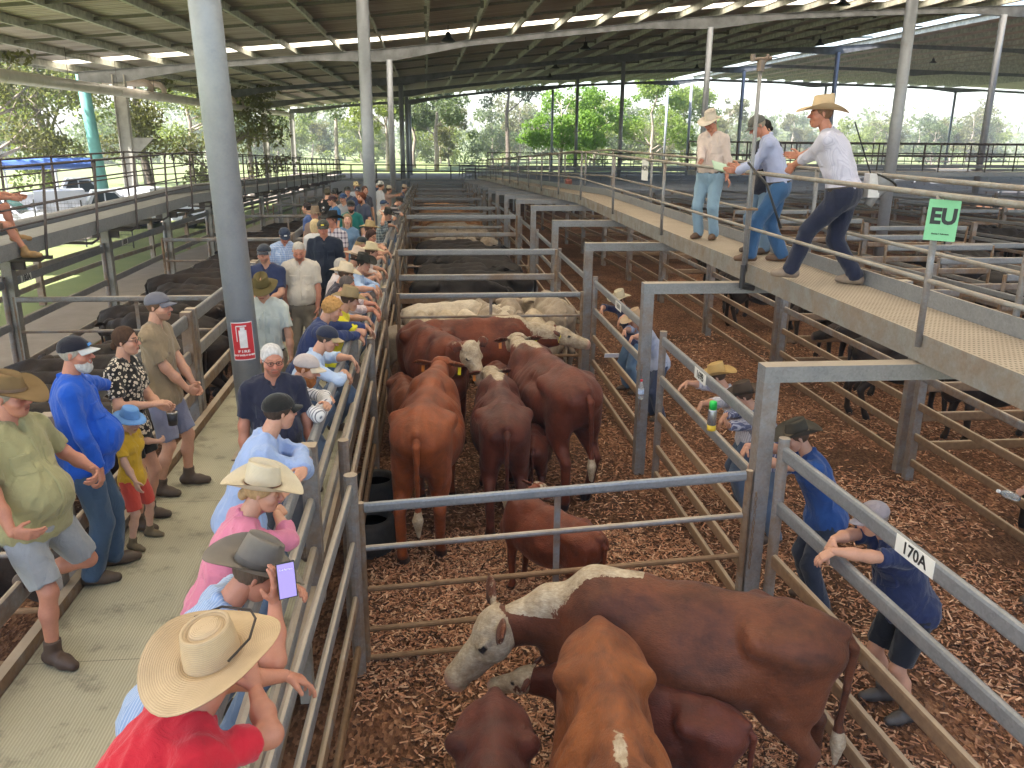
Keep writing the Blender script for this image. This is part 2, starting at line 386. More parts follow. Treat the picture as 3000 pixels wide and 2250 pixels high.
def cap_hat(par, C, Rh, spec):
    """baseball cap: dome + visor"""
    g = SDF(.012).ell((0, -.008, .042), (.089, .108, .090), clip=[((0, 0, .036), (0, .12, -1))]).net(.009)
    v = G(); n = 15; rows = []
    for t in (0, .25, .5, .75, 1):
        for off in (0,):
            a = np.linspace(-1.05, 1.05, n); rows.append(np.stack([np.sin(a)*(.082+.004*t), np.cos(a)*(.088+.075*t*np.cos(a*.95)), .045-.030*np.sin(a)**2*(.3+.7*t)-.016*t], 1))
    m = len(rows)*n; top = np.concatenate(rows); v.add(np.concatenate([top, top-V3(0, 0, .004)]), [(i*n+j, i*n+j+1, (i+1)*n+j+1, (i+1)*n+j) for i in range(4) for j in range(n-1)] +
        [(m+i*n+j, m+(i+1)*n+j, m+(i+1)*n+j+1, m+i*n+j+1) for i in range(4) for j in range(n-1)] + [(4*n+j, 4*n+j+1, m+4*n+j+1, m+4*n+j) for j in range(n-1)])
    Rt = Rh @ rotm('x', spec.get('tilt', .05)); g.xf(Rt, C); v.xf(Rt, C)
    o = part('cap', g.mesh('cap', True), cloth(tuple(spec['c'])), par); part('visor', v, cloth(tuple(spec.get('vc', spec['c']))), o, True)
    if spec.get('front'):
        f = SDF(.01).ell((0, -.006, .037), (.087, .105, .088), clip=[((0, 0, .035), (0, .12, -1)), ((0, .035, 0), (0, -1, 0))]).net(.009); f.xf(Rt, C)
        part('front_panel', f.mesh('front_panel', True), cloth(tuple(spec['front'])), o)
    if spec.get('badge'):
        b = G().box((-.022, .094, .058), (.022, .102, .076), rotm('x', .35)); b.xf(Rt, C); part('badge', b, plain('badge', tuple(spec['badge'])), o)
    return o
def glasses(par, C, Rh, z=.012, y=.098, c=(.02, .02, .02), name='glasses', lens=None):
    g = G()
    for sx in (-1, 1):
        a = np.linspace(0, 2*math.pi, 13); g.tube([(sx*.031+.022*math.cos(t), y-.0, z+.016*math.sin(t)) for t in a], .0022, 5, False)
        g.tube([(sx*.053, y-.004, z+.006), (sx*.079, .01, z+.008)], .0022, 5)
        if lens: g.box((sx*.031-.021, y-.002, z-.015), (sx*.031+.021, y+.002, z+.015))
    g.tube([(-.01, y, z+.004), (.01, y, z+.004)], .0022, 5); g.xf(Rh, C); return part(name, g, plain('frames', c, .3), par)
def person_(label, loc, face, H=1.76, g=1., pel=(0, 0, .0), lean=0, side=0, twist=0, head=(0, 0), lh=None, rh=None, lel=None, rel=None, feet=None, knees=None,
           shirt=(.5, .5, .5), pat=None, c2=(.8, .8, .8), psc=60, sleeve='short', legs='jeans', lc=(.10, .14, .22), hat=None, cap=None, hair='short', hc=(.10, .06, .04),
           tone=0, det=1., belly=0, tuck=False, beard=None, boots=(.07, .045, .03), glass=False, collar=True, group=None, cat='person', female=False, kid=False, show='all', base=0.):
    s = H/1.76; L = unit
    P = thing('person', label, cat, loc, -R(face), group)
    if not isinstance(shirt[0], (int, float)): shirt = tuple(shirt)
    pv = V3(0, 0, .93)+V3(*pel)/1.; Rt = rotm('z', R(twist)) @ rotm('y', R(side)) @ rotm('x', -R(lean)); Rp = rotm('x', -R(lean*.35))
    Rm = rotm('z', R(twist*.5)) @ rotm('y', R(side*.5)) @ rotm('x', -R(lean*.7))
    sh = .168*(.93 if female else 1)*(.5+.5*g); ab = pv + Rm @ V3(0, 0, .2); ch = ab + Rt @ V3(0, 0, .17); nb = ab + Rt @ V3(0, -.01, .365)
    nk = nb + Rt @ V3(0, 0, .04) + V3(0, .035 + .02*math.sin(R(lean)), .045)
    Rh = rotm('z', -R(head[0])) @ rotm('x', R(head[1])); C = nk + Rh @ V3(0, .025, .085)
    if kid: C = C + V3(0, 0, .0)
    hs = 1.25 if kid else 1.0
    B = SDF(.03)                                             # whole body
    W_ = .150*g; D_ = .102*g
    tor = SDF(.06)
    tor.ell(pv+Rp@V3(0, -.01, .01), (.155*g, .118*g, .14), Rp).ell(ab, (.138*g, .104*g, .17), Rm).ell(ch+Rt@V3(0, 0, .02), (W_, D_+.01, .19), Rt)
    tor.cone(nb+Rt@V3(-sh+.02, 0, -.055), nb+Rt@V3(sh-.02, 0, -.055), .055, .055, k=.05).cone(nb+Rt@V3(-.08, 0, -.012), nb+Rt@V3(.08, 0, -.012), .044, .044, k=.05)
    if belly: tor.ell(ab+Rm@V3(0, .05+.06*belly, -.06), (.14*g, .10+.06*belly, .16), Rm, k=.08)
    if female:
        for sx in (-1, 1): tor.ell(ch+Rt@V3(sx*.075, .085, .02), (.06, .05, .06), Rt, k=.05)
    B.join(tor.grow(-.018))
    arms = []
    for i, (sx, hd, el) in enumerate(((-1, lh, lel), (1, rh, rel))):
        S = nb + Rt @ V3(sx*sh, 0, -.07); hd = hd or {}
        tg = V3(*hd['pos'])/s if 'pos' in hd else S + V3(sx*.07, .06, -.53)
        E_, Wr = ik(S, tg, .285, .25, el if el is not None else (sx*.6, -.5, -.6))
        fd = unit(V3(*hd['dir'])) if 'dir' in hd else unit(Wr-E_); pn = V3(*hd.get('palm', (-sx, 0, 0))); pn = unit(pn-(pn@fd)*fd)
        arms.append((S, E_, Wr, fd, pn, sx, hd.get('curl', .5), hd.get('fist', 0)))
        B.cone(S, E_, .045*(.6+.4*g), .040, k=.04).cone(E_, E_+.45*(Wr-E_), .042, .040, k=.03).cone(E_+.45*(Wr-E_), Wr, .040, .026, k=.03)
    hip = []; feet = feet or ((-.12, 0, 0), (.12, .02, 0)); knees = knees or ((-.1, 1, .1), (.1, 1, .1))
    for i, sx in enumerate((-1, 1)):
        Hp = pv + Rp @ V3(sx*.09*(.5+.5*g), 0, -.05); ft = V3(*feet[i])/s + V3(0, 0, .085); K, A = ik(Hp, ft, .42, .40, knees[i]); hip.append((Hp, K, A, sx))
        u_ = .012 if legs in ('jeans', 'trousers') else 0
        B.cone(Hp, K, .080*(.5+.5*g)-u_, .052-u_, k=.04).cone(K, K+.35*(A-K)+V3(0, -.012+u_, 0), .050-u_, .052-u_, k=.03).cone(K+.35*(A-K)+V3(0, -.012+u_, 0), A, .050-u_, .034, k=.03)
    B.cone(nb+Rt@V3(0, 0, -.02), C+Rh@V3(0, -.025, -.05), .058*(.6+.4*g), .054, k=.03)
    dv = .014*det
    gs = [B.net(max(dv, .011))]
    # head on a finer grid, in head frame
    hd_ = SDF(.02); t = lambda *a: V3(*a)
    hd_.ell((0, -.012, .038), (.074, .092, .085)).ell((0, .030, -.045), (.056, .058, .062), k=.04).ell((0, .052, -.083), (.030, .030, .026), k=.03)
    for sx in (-1, 1):
        hd_.cone((sx*.012, .080, .030), (sx*.048, .066, .026), .013, .011, k=.012).ell((sx*.045, .055, -.02), (.022, .026, .022), k=.03)
        hd_.ell((sx*.031, .098, .010), (.019, .016, .012), k=.012, cut=True).cone((sx*.073, -.008, .018), (sx*.078, -.014, -.012), .016, .010, k=.006, sq=((1, .25, 0), .45))
        hd_.ell((sx*.031, .074, .010), (.0135, .0135, .0125), k=.002)
    hd_.cone((0, .088, .012), (0, .110, -.018), .008, .012, k=.012).cone((-.012, .096, -.022), (.012, .096, -.022), .009, .009, k=.008)
    hd_.cone((-.020, .082, -.052), (.020, .082, -.052), .008, .008, k=.008).cone((-.014, .081, -.064), (.014, .081, -.064), .008, .008, k=.008)
    hg = hd_.net(.0055*max(det, 1) if det > .8 else .0045); hv = hg.v[0].copy(); 
    if g > 1.15 or belly: hv[:, 0] *= 1.05
    hg.v[0] = hv*hs; hloc = hv/1.0; hg.xf(Rh, C); gs.append(hg); nB = len(gs[0].v[0]); nH = len(hloc)
    hn = []
    for (S, E_, Wr, fd, pn, sx, cu, fist) in arms:
        sd = np.cross(fd, pn)*1.; sd = unit(sd)*1.0
        # thumb side: towards the body midline/up
        tsd = sd if 0 else sd*(1 if sx*1 > 0 else -1)
        h_ = SDF(.010); kn = []
        for q in range(4):
            o = (.026-.0175*q); b0 = Wr+fd*.018+tsd*o*.7; b1 = Wr+fd*(.088-.004*abs(q-1.2))+tsd*o; kn.append(b1); h_.cone(b0, b1, .0145, .0125, k=.014)
            dcur, pcur, up = b1, fd, 0
            for jn, (ln, rr) in enumerate(((.042, .0095), (.027, .0088), (.021, .0078))):
                a = cu*(.75 if jn == 0 else .85)*(1+.12*(q-1.5)); pc2 = pcur*math.cos(a)+np.cross(np.cross(pcur, pn), pcur)*math.sin(a)*1.0 if 0 else pcur
                nrm = unit(pn-(pn@pcur)*pcur) if abs(pn@pcur) < .97 else -fd
                pcur = unit(pcur*math.cos(a)+nrm*math.sin(a)) if jn == 0 or True else pcur
                sc_ = [.95, 1.05, 1., .8][q]; nx = dcur+pcur*ln*sc_; h_.cone(dcur, nx, rr, rr-.0008, k=.004); dcur = nx
        tb = Wr+fd*.022+tsd*.026; t1 = tb+unit(tsd*.8+fd*.75+pn*(.2+.5*cu))*.040; t2 = t1+unit(tsd*.25+fd*.9+pn*(.2+.9*cu))*.032
        h_.cone(tb, t1, .0145, .0115, k=.012).cone(t1, t2, .0105, .009, k=.004).cone(Wr-unit(Wr-E_)*.03, Wr+fd*.02, .026, .022, k=.015, sq=(pn, .75))
        hn.append(h_.net(.0042 if det < .8 else .0055*det))
    gs += hn; V, Q = merge(gs); T = np.ones((len(V), 3)); hcol = np.ones((nH, 3)); x, y, z = hloc.T
    def paint(m, c): hcol[m] = c
    red = np.exp(-((np.abs(x)-.04)/.022)**2-((z+.02)/.025)**2)*(y > .02) + .9*np.exp(-(x/.016)**2-((z+.012)/.02)**2)*(y > .08); hcol *= 1-red[:, None]*np.array([0, .22, .2])
    ex = np.abs(x)-.031; paint((np.abs(x) > .012) & (np.abs(x) < .05) & (np.abs(z-.036-.05*(.03-np.abs(ex))) < .005) & (y > .062), tuple(np.clip(np.array(hc)*1.3+.05, 0, .8)))
    eye = ex**2+((z-.010)*2.0)**2 < .0125**2
    paint(eye & (y > .072), (1., 1.3, 1.5)); paint((ex**2+(z-.010)**2 < .0065**2) & (y > .072), (.12, .12, .12)); paint(eye & (z > .0165) & (y > .07), (.35, .3, .3))
    paint((np.abs(z+.058) < .010) & (np.abs(x) < .024) & (y > .075), (.85, .55, .55)); paint((np.abs(z+.058) < .0028) & (np.abs(x) < .024) & (y > .075), (.3, .2, .2))
    paint((np.abs(np.abs(x)-.008) < .004) & (np.abs(z+.030) < .003) & (y > .09), (.4, .3, .3))
    if beard == 'stubble': paint((z < -.035) & (y > -.01) & ~((np.abs(z+.058) < .010) & (np.abs(x) < .024)) & (z > -.115) & ~((z > -.045) & (np.abs(x) > .03)), (.62, .62, .65))
    T[nB:nB+nH] = hcol; V *= s
    netobj('body', V, Q, skin(tone), P, {'tint': T}); 
    par = P; sm = cloth(shirt, pat, c2, psc) if not isinstance(shirt, bpy.types.Material) else shirt
    sd_ = rnd.randrange(999)
    def fold(amp, fr=9.):
        def f(X):
            q = X*[fr, fr, fr*.5]+sd_; n0 = vnoise(q*.6, 9); r_ = 1-np.abs(vnoise(q+n0[..., None]*1.6, 3)); r2 = 1-np.abs(vnoise(q*[2.3, 2.3, 1.5]+n0[..., None], 5))
            return -amp*(1.5*(r_**3-.35)+.75*(r2**3-.35))
        return f
    # shirt
    if show != 'legs':
        S_ = tor.grow(.012+.004*(g > 1.2)); S_.k = .05
        hem = pv+Rp@V3(0, 0, .03 if tuck else -.13)
        if not tuck: S_.ell(pv+Rp@V3(0, 0, -.06), (.172*g+.01, .135*g+.02, .13), Rp, k=.06)
        for (S, E_, Wr, fd, pn, sx, cu, fi) in arms:
            d1, d2 = unit(E_-S), unit(Wr-E_)
            if sleeve == 'short': S_.cone(S, E_, .060*(.6+.4*g), .062, k=.04, clip=[(S+d1*.21, d1)])
            elif sleeve == 'tank': pass
            else:
                S_.cone(S, E_, .057*(.6+.4*g), .053, k=.04); e = .10 if sleeve == 'roll' else .235
                S_.cone(E_, Wr, .056, .044, k=.02, clip=[(E_+d2*e, d2)])
                if sleeve == 'roll': S_.cone(E_+d2*(e-.03), E_+d2*e, .054, .054, k=.004, clip=[(E_+d2*(e+.012), d2), (E_+d2*(e-.045), -d2)])
        if collar:
            for sx in (-1, 1):
                pts = [nb+Rt@V3(sx*.0, -.058, .035), nb+Rt@V3(sx*.058, -.02, .028), nb+Rt@V3(sx*.062, .045, -.005), nb+Rt@V3(sx*.02, .085, -.055)]
                S_.line(pts, [.018, .018, .018, .012], k=.006, clip=None)
        S_.cone(nb+Rt@V3(0, .01, .0), C+Rh@V3(0, -.03, -.03), .050, .058, k=.004, cut=True).ell(nb+Rt@V3(0, .12, .01), (.035, .06, .065), k=.02, cut=True)
        gn = S_.net((.011 if det < .8 else .013*det), fold(.009 if det < 1.4 else .006), [(hem, Rp@V3(0, 0, -1))]); gn.v[0] *= s
        so_ = part('shirt', gn.mesh('shirt', True), sm, P)
        if det <= 1.2 and collar:
            cx = []; fr = Rt@V3(0, 1, 0); up = Rt@V3(0, 0, 1); sd2 = Rt@V3(1, 0, 0)
            base_ = tor.grow(.0205+.004*(g > 1.2)); base_.k = .05
            q = base_.net(.009, None, [(ch, -fr), (nb+Rt@V3(.013, 0, 0), sd2), (nb+Rt@V3(-.013, 0, 0), -sd2), (nb+Rt@V3(0, 0, -.075), up), (hem+Rp@V3(0, 0, .01), -up)]); q.v[0] *= s; part('placket', q.mesh('placket', True), sm, so_)
            if not female:
                for sx in (-1, 1): q = base_.net(.008, None, [(ch, -fr), (ch+Rt@V3(sx*.095, 0, 0)+sx*sd2*.052, sx*sd2), (ch+Rt@V3(sx*.095, 0, 0)-sx*sd2*.052, -sx*sd2), (ch+Rt@V3(0, 0, .045), up), (ch+Rt@V3(0, 0, -.075), -up)]); q.v[0] *= s; part('pocket', q.mesh('pocket', True), sm, so_)
    # lower clothes
    Lg = SDF(.035); Lg.ell(pv+Rp@V3(0, -.005+.02*belly, .0), (.170*g, .135*g+.02*belly, .17), Rp)
    for (Hp, K, A, sx) in hip:
        d2 = unit(A-K); d1 = unit(K-Hp)
        if legs in ('jeans', 'trousers'):
            Lg.cone(Hp, K, .102*(.5+.5*g), .080, k=.04).cone(K, A, .080, .074, k=.02, clip=[(A+d2*.045, d2)])
        elif legs == 'shorts': Lg.cone(Hp, K, .100*(.5+.5*g), .086, k=.04, clip=[(K-d1*.05, d1)])
        elif legs == 'shortshorts': Lg.cone(Hp, K, .098*(.5+.5*g), .085, k=.04, clip=[(Hp+d1*.24, d1)])
    gn = Lg.net(.013*max(det, .85), fold(.006 if det < 1.4 else .004, 8), [(pv+Rp@V3(0, 0, .05 if tuck else -.03), Rp@V3(0, 0, 1))]); gn.v[0] *= s
    part('trousers' if legs in ('jeans', 'trousers') else 'shorts', gn.mesh('legs', True), cloth(lc, None, (.8, .8, .8), 60, .9), P)
    if tuck:
        n = 24; a = np.arange(n)*2*math.pi/n; q = G(); rws = []
        for z_, r_ in ((.022, -.01), (.022, .004), (.055, .004), (.055, -.02)): rws.append(np.stack([(.166*g+r_)*np.cos(a), (.132*g+r_+.02*belly)*np.sin(a)-.005+.02*belly, np.full(n, z_)], 1)@Rp.T+pv)
        q.add(np.concatenate(rws), [(i*n+j, i*n+(j+1) % n, (i+1)*n+(j+1) % n, (i+1)*n+j) for i in range(3) for j in range(n)]); q.xf(np.eye(3)*s); part('belt', q, leather((.03, .02, .015)), P)
    for (Hp, K, A, sx) in hip:
        b = SDF(.03); bd = V3(sx*.12, 1, 0); bd = unit(bd); sh_ = A-V3(0, 0, .085)
        b.cone(sh_+bd*-.045+V3(0, 0, .045), sh_+bd*.085+V3(0, 0, .042), .044, .044, k=.03).cone(sh_+bd*.085+V3(0, 0, .04), sh_+bd*.16+V3(0, 0, .034), .046, .034, k=.03)
        b.cone(A+V3(0, -.005, -.02), A+.17*(K-A)/np.linalg.norm(K-A)*1.0, .050, .050, k=.03, clip=[(A+unit(K-A)*.085, unit(K-A))])
        gn = b.net(.011*max(1, det*.9), None, [(sh_+V3(0, 0, .003), (0, 0, -1))]); gn.v[0] *= s; part('boot', gn.mesh('boot', True), leather(boots), P)
    # hair
    if hair != 'bald':
        hh = SDF(.015); cl = [((0, .062, .062), (0, 1, -.55)), ((0, -.02, -.052), (0, .25, -1)), ((0, .018, .0), (0, 1, -1.4))]
        r = {'short': .008, 'buzz': .004, 'long': .014, 'bob': .016, 'pony': .010, 'curly': .022, 'bun': .010}.get(hair, .009)
        hh.ell((0, -.014, .038), (.074+r, .090+r, .085+r), clip=cl[:1]+[cl[2]]+[((0, 0, -.05), (0, 0, -1))]+([((0, 0, .05), (0, 0, 1))] if (hat or cap) else []))
        if hair in ('long', 'bob'):
            for sx in (-1, 1): hh.cone((sx*.068, -.02, .03), (sx*.070, -.035, -.10 if hair == 'bob' else -.17), .028, .022, k=.03)
            hh.ell((0, -.07, -.03), (.075, .04, .10 if hair == 'bob' else .14), k=.03)
        if hair == 'pony': hh.cone((0, -.10, .01), (0, -.135, -.10), .025, .018, k=.02)
        if hair == 'bun': hh.ell((0, -.105, -.035), (.038, .03, .035), k=.02)
        gn = hh.net(.007 if det < 1.3 else .010, (lambda X: .009*vnoise(X*55, 2)+.006*vnoise(X*110, 4)) if hair == 'curly' else (lambda X: .0025*vnoise(X*[90, 90, 30], 2)))
        gn.v[0] *= hs; gn.xf(Rh, C); gn.v[0] *= s; part('hair', gn.mesh('hair', True), hairm(tuple(hc)), P)
    if beard and beard != 'stubble':
        bb = SDF(.02).ell((0, .034, -.060), (.060, .058, .062), clip=[((0, 0, -.030), (0, -.2, 1)), ((0, .0, 0), (0, -1, .3))]).ell((0, .060, -.095), (.036, .034, .036 if beard != 'long' else .055), k=.03)
        bb.ell((0, .10, -.058), (.022, .02, .008), k=.006, cut=True)
        gn = bb.net(.007, lambda X: .004*vnoise(X*80, 2)); gn.xf(Rh, C); gn.v[0] *= s; part('beard', gn.mesh('beard', True), hairm(tuple(hc if beard is True or beard == 'long' else beard)), P)
    Cs = C*s; Rhs = Rh*s*hs
    if glass: glasses(P, Cs, Rhs)
    if hat: brim_hat(P, Cs, Rhs, hat)
    if cap: cap_hat(P, Cs, Rhs, cap)
    P['_h'] = 1; del P['_h']
    return P, dict(C=Cs, Rh=Rh, arms=[(a[2]*s, a[3], a[4]) for a in arms], nb=nb*s, Rt=Rt, ch=ch*s, s=s)

def person(label, loc, face, L=None, Rr=None, **k):
    """L / Rr: dict(w=world wrist point, d=world finger direction, p=world palm normal, c=curl)"""
    M = rotm('z', R(face)); 
    for key, q in (('lh', L), ('rh', Rr)):
        if q:
            r = dict(pos=tuple(M @ (V3(*q['w'])-V3(*loc)))) if 'w' in q else {}
            if 'd' in q: r['dir'] = tuple(M @ V3(*q['d']))
            if 'p' in q: r['palm'] = tuple(M @ V3(*q['p']))
            r['curl'] = q.get('c', .5); k[key] = r
    y = loc[1]; k.setdefault('det', .7 if y < 5.2 else .85 if y < 9.5 else 1.15 if y < 14 else 1.5 if y < 20 else 2.1)
    return person_(label, loc, face, **k)
# ---------------------------------------------------------------- cattle
@memo
def coat(c, c2=None, white=(.54, .45, .33), name='cattle_hide', rough=.42):
    b = NB(name, rough+.05, 0, .28); n = b.noise(3.2, 4, None, .6, .3); c = tuple(c); c2 = c2 or tuple(x*.55 for x in c)
    k = b.mix(b.ramp(n, [(.40, 0), (.60, 1)]), c, c2); k = b.mix(b.math('MULTIPLY', b.ramp(b.noise(16, 5, b.map((1, .5, 1))), [(.35, 0), (.7, 1)]), .35), k, tuple(min(1, x*1.6) for x in c))
    w = b.math('ADD', b.attr('white'), b.math('MULTIPLY', b.math('SUBTRACT', b.noise(22, 5, b.map((1, 1, .5)), .7), .5), 1.3))
    k = b.mix(b.ramp(w, [(.46, 0), (.54, 1)]), k, b.mix(b.ramp(b.noise(13, 5, None, .7), [(.35, 0), (.7, 1)]), white, (white[0]*.55, white[1]*.48, white[2]*.40)))
    k = b.mix(b.math('MULTIPLY', b.ramp(b.noise(75, 3, b.map((1, .3, 1))), [(.35, 0), (.75, 1)]), .4), k, tuple(x*.45 for x in c)) if max(c) > .04 else k
    k = b.mix(b.attr('dark'), k, (.015, .010, .010)); k = b.mix(b.attr('pink'), k, (.50, .27, .21)); b.col(k)
    b.b.inputs['Sheen Weight'].default_value = .05
    b.bump(b.math('ADD', b.noise(8, 4), b.math('MULTIPLY', b.noise(160, 2, b.map((1, .35, 1))), .25)), .8, .02); return b.m
def cow(label, loc, face, mat, S=1., fat=1., bony=0, neck=(0, 0), head=(0, -20), h=.02, face_white=0, crest=0, belly_white=0, socks=0, patch=0, curly=0, ear=0, tags=None, sway=0, hz=1., eu=.0, group=None, steps=(0, .08, -.1, .05),
        cat='cow', name='cow', lying=False, hump=0, tail=0, earc=None):
    """faces local +Y; neck=(turn, raise) degrees, head=(turn, pitch) in body frame"""
    P = thing(name, label, cat, loc, -R(face), group); B = SDF(.09); f = fat
    nar = 1-.20*bony
    B.ell((0, -.05, .95), (.315*f, .66, .345), k=.12).ell((0, .02, .84), (.29*f, .50, .30), k=.12)
    B.ell((0, .42, .98), (.215*f, .30, .36), k=.12).ell((0, .50, 1.02), (.19*f, .20, .31), k=.1)
    B.line([(0, -.55, 1.27), (0, -.1, 1.245), (0, .25, 1.26), (0, .52, 1.27)], [.085*nar, .075*nar, .075*nar, .075], k=.14 if not bony else .10)
    B.ell((0, -.64, 1.04), (.235*f*nar, .27, .26), k=.10)
    for sx in (-1, 1):
        B.cone((sx*.10, -.40, 1.235), (sx*.245*(.9+.1*f)*(1-.13*bony), -.42, 1.185-.01*bony), .055, .048-.012*bony, k=.09).cone((sx*.245*(.9+.1*f)*(1-.13*bony), -.42, 1.185), (sx*.11, -.84, 1.10), .045, .05, k=.10)
        B.ell((sx*.155*f, .46, 1.0), (.085, .15, .30), rotm('x', .15), k=.08)
        if bony: B.ell((sx*(.37-.06*bony), -.20, 1.14), (.14, .16, .20*bony+.03), k=.10, cut=True).ell((sx*.20, -.66, 1.36), (.09, .14, .085), k=.08, cut=True).ell((sx*.25, .24, 1.28), (.10, .06, .12), k=.08, cut=True)
        else: B.ell((sx*.40, -.22, 1.16), (.13, .16, .14), k=.16, cut=True)
    B.ell((0, -.61, 1.10 if not bony else 1.13), (.215*f, .29, .145), k=.12)
    B.cone((0, -.60, 1.285), (0, -.90, 1.215), .050, .042, k=.06).ell((0, .70, .80), (.13, .15, .18), k=.1)
    if hump: B.ell((0, .42, 1.32), (.10, .18, .13*hump), k=.10)
    # legs
    for i, (sx, y0, rear) in enumerate(((-1, .48, 0), (1, .48, 0), (-1, -.66, 1), (1, -.66, 1))):
        st = steps[i]
        if not rear:
            B.line([(sx*.15, y0, .80), (sx*.155, y0+.02+st*.4, .43)], [.085, .052], k=.07).line([(sx*.155, y0+.02+st*.4, .43), (sx*.15, y0+st, .12)], [.048, .036], k=.02).line([(sx*.15, y0+st, .12), (sx*.15, y0+.04+st, .035)], [.043, .056], k=.015)
        else:
            B.ell((sx*.145*f, y0+.02, .86), (.105, .20, .26), k=.08).line([(sx*.155, y0+.08, .72), (sx*.165, y0-.15+st*.3, .50)], [.095, .055], k=.06)
            B.line([(sx*.165, y0-.15+st*.3, .50), (sx*.155, y0-.08+st, .13)], [.053, .038], k=.02).line([(sx*.155, y0-.08+st, .13), (sx*.155, y0-.03+st, .035)], [.043, .056], k=.015)
    # neck
    ny, nr = R(neck[0]), R(neck[1]); nd = V3(-math.sin(ny)*math.cos(nr)*-1, math.cos(ny)*math.cos(nr), math.sin(nr)); NL = .56
    n0 = V3(0, .52, 1.10); n1 = n0 + V3(nd[0]*.3, .9*nd[1]+.05, nd[2]*.8)*NL*.5; pol = n0 + nd*NL
    B.line([n0+V3(0, 0, .07), n1+V3(0, 0, .05), pol], [.135, .105, .088], k=.08).line([n0-V3(0, -.02, .12), n1-V3(0, 0, .10), pol-nd*.03-V3(0, 0, .09)], [.15, .105, .075], k=.09)
    Rh = rotm('z', -R(head[0])) @ rotm('x', R(head[1])); C = pol + Rh @ V3(0, .01, .01)
    gs = [B.net(h, (lambda X: .006*vnoise(X*6, 3)) if not bony else (lambda X: .006*vnoise(X*6, 3)+.006*np.maximum(0, np.sin((X[..., 1]-.1)*70+X[..., 2]*14))*((X[..., 1] > -.15) & (X[..., 1] < .35) & (X[..., 2] < 1.22) & (X[..., 2] > .8))))]
    v = gs[0].v[0]
    if sway: v[:, 0] += sway*(v[:, 1]**2)
    H = SDF(.05).ell((0, .03, .0), (.108, .115, .095)).cone((0, .06, -.01), (0, .36, -.035), .088, .062, k=.06).cone((0, .02, -.08), (0, .30, -.095), .065, .042, k=.06)
    H.ell((0, .395, -.045), (.072, .060, .058), k=.04).ell((0, .40, -.085), (.055, .05, .035), k=.03).ell((0, -.02, .055), (.075, .05, .045), k=.04)
    for sx in (-1, 1):
        H.ell((sx*.088, .125, .022), (.026, .035, .026), k=.025).ell((sx*.100, .132, .018), (.017, .020, .016), k=.006).ell((sx*.036, .452, -.035), (.014, .010, .012), k=.012, cut=True)
        H.ell((sx*.085, .10, -.06), (.03, .08, .06), k=.04)
        e0 = V3(sx*.09, -.01, .035); e1 = V3(sx*.28, -.06, .03+eu+.01*math.sin(ear+sx)); H.cone(e0, e0+.55*(e1-e0)+V3(0, 0, .0), .028, .068, k=.02, sq=((0, .5, 1), .26)).cone(e0+.55*(e1-e0), e1, .068, .024, k=.01, sq=((0, .5, 1), .26))
    hh = min(h, .016); hg = H.net(hh, (lambda X: .007*vnoise(X*34, 2)*((X[..., 1] < .16) & (X[..., 2] > -.02))) if curly else None); hl = hg.v[0].copy(); hg.xf(Rh*hz, C); gs.append(hg)
    V, Q = merge(gs); nB = len(v); x, y, z = V[:nB].T; w = np.zeros(len(V)); dk = np.zeros(len(V)); pk = np.zeros(len(V))
    lx, ly, lz = hl.T; fw = np.zeros(len(hl))
    if face_white: fw = np.clip(1.15-(np.abs(lx)/.150)**3, 0, 1)*(ly > -.07)*face_white
    er = np.abs(lx) > .135
    if face_white: fw = np.where(er, .35 if earc is None else earc, fw)
    w[nB:] = fw; dk[nB:] = np.where((np.abs(np.abs(lx)-.103) < .022) & (np.abs(ly-.133) < .022) & (np.abs(lz-.018) < .017), 1, 0)
    dk[nB:] = np.maximum(dk[nB:], ((np.abs(np.abs(lx)-.036) < .017) & (ly > .43) & (np.abs(lz+.035) < .015))*.95); dk[nB:] = np.maximum(dk[nB:], er*(np.abs(np.abs(lx)-.19) < .05)*(ly > -.02)*.5)
    pk[nB:] = np.clip((ly-.385)/.04, 0, 1)*(.8 if face_white else .25)
    if not face_white: dk[nB:] = np.maximum(dk[nB:], np.clip((ly-.39)/.03, 0, 1)*.5)
    if crest:
        tt = np.clip((y-.25)/.5, 0, 1); w[:nB] = np.maximum(w[:nB], crest*np.clip(1.1-(np.abs(x-nd[0]*np.maximum(y-.5, 0)*.8)/(.05+.10*tt))**2, 0, 1)*(z > 1.08)*(y > .22)*(y < .95+.3))
    if belly_white: w[:nB] = np.maximum(w[:nB], np.clip((.68-z)/.12, 0, 1)*(np.abs(y) < .6)*belly_white)
    if socks: w[:nB] = np.maximum(w[:nB], (z < socks)*.9)
    if patch: w[:nB] = np.maximum(w[:nB], .8*np.exp(-(x/.035)**2-((y-.33)/.17)**2)*(z > 1.1)*1.2)
    dk[:nB] = np.maximum(dk[:nB], (z < .075)*.9); dk[:nB] = np.maximum(dk[:nB], .0)
    V *= S; netobj('body', V, Q, mat, P, {'white': w, 'dark': dk, 'pink': pk})
    t = SDF(.02).line([(0, -.88, 1.215), (tail*.3, -.965, 1.12), (tail*.7, -.955, .85), (tail, -.94, .62)], [.040, .030, .021, .018]).line([(tail, -.94, .62), (tail*1.1, -.95, .48), (tail*1.1, -.95, .34)], [.022, .042, .018])
    g = t.net(.013, lambda X: .006*vnoise(X*[60, 60, 14], 2)); n = len(g.v[0]); g.v[0] *= S
    netobj('tail', g.v[0], np.asarray(g.f), mat, P, {'white': np.where(g.v[0][:, 2] < .56*S, 1.*(face_white > 0), 0), 'dark': np.zeros(n), 'pink': np.zeros(n)})
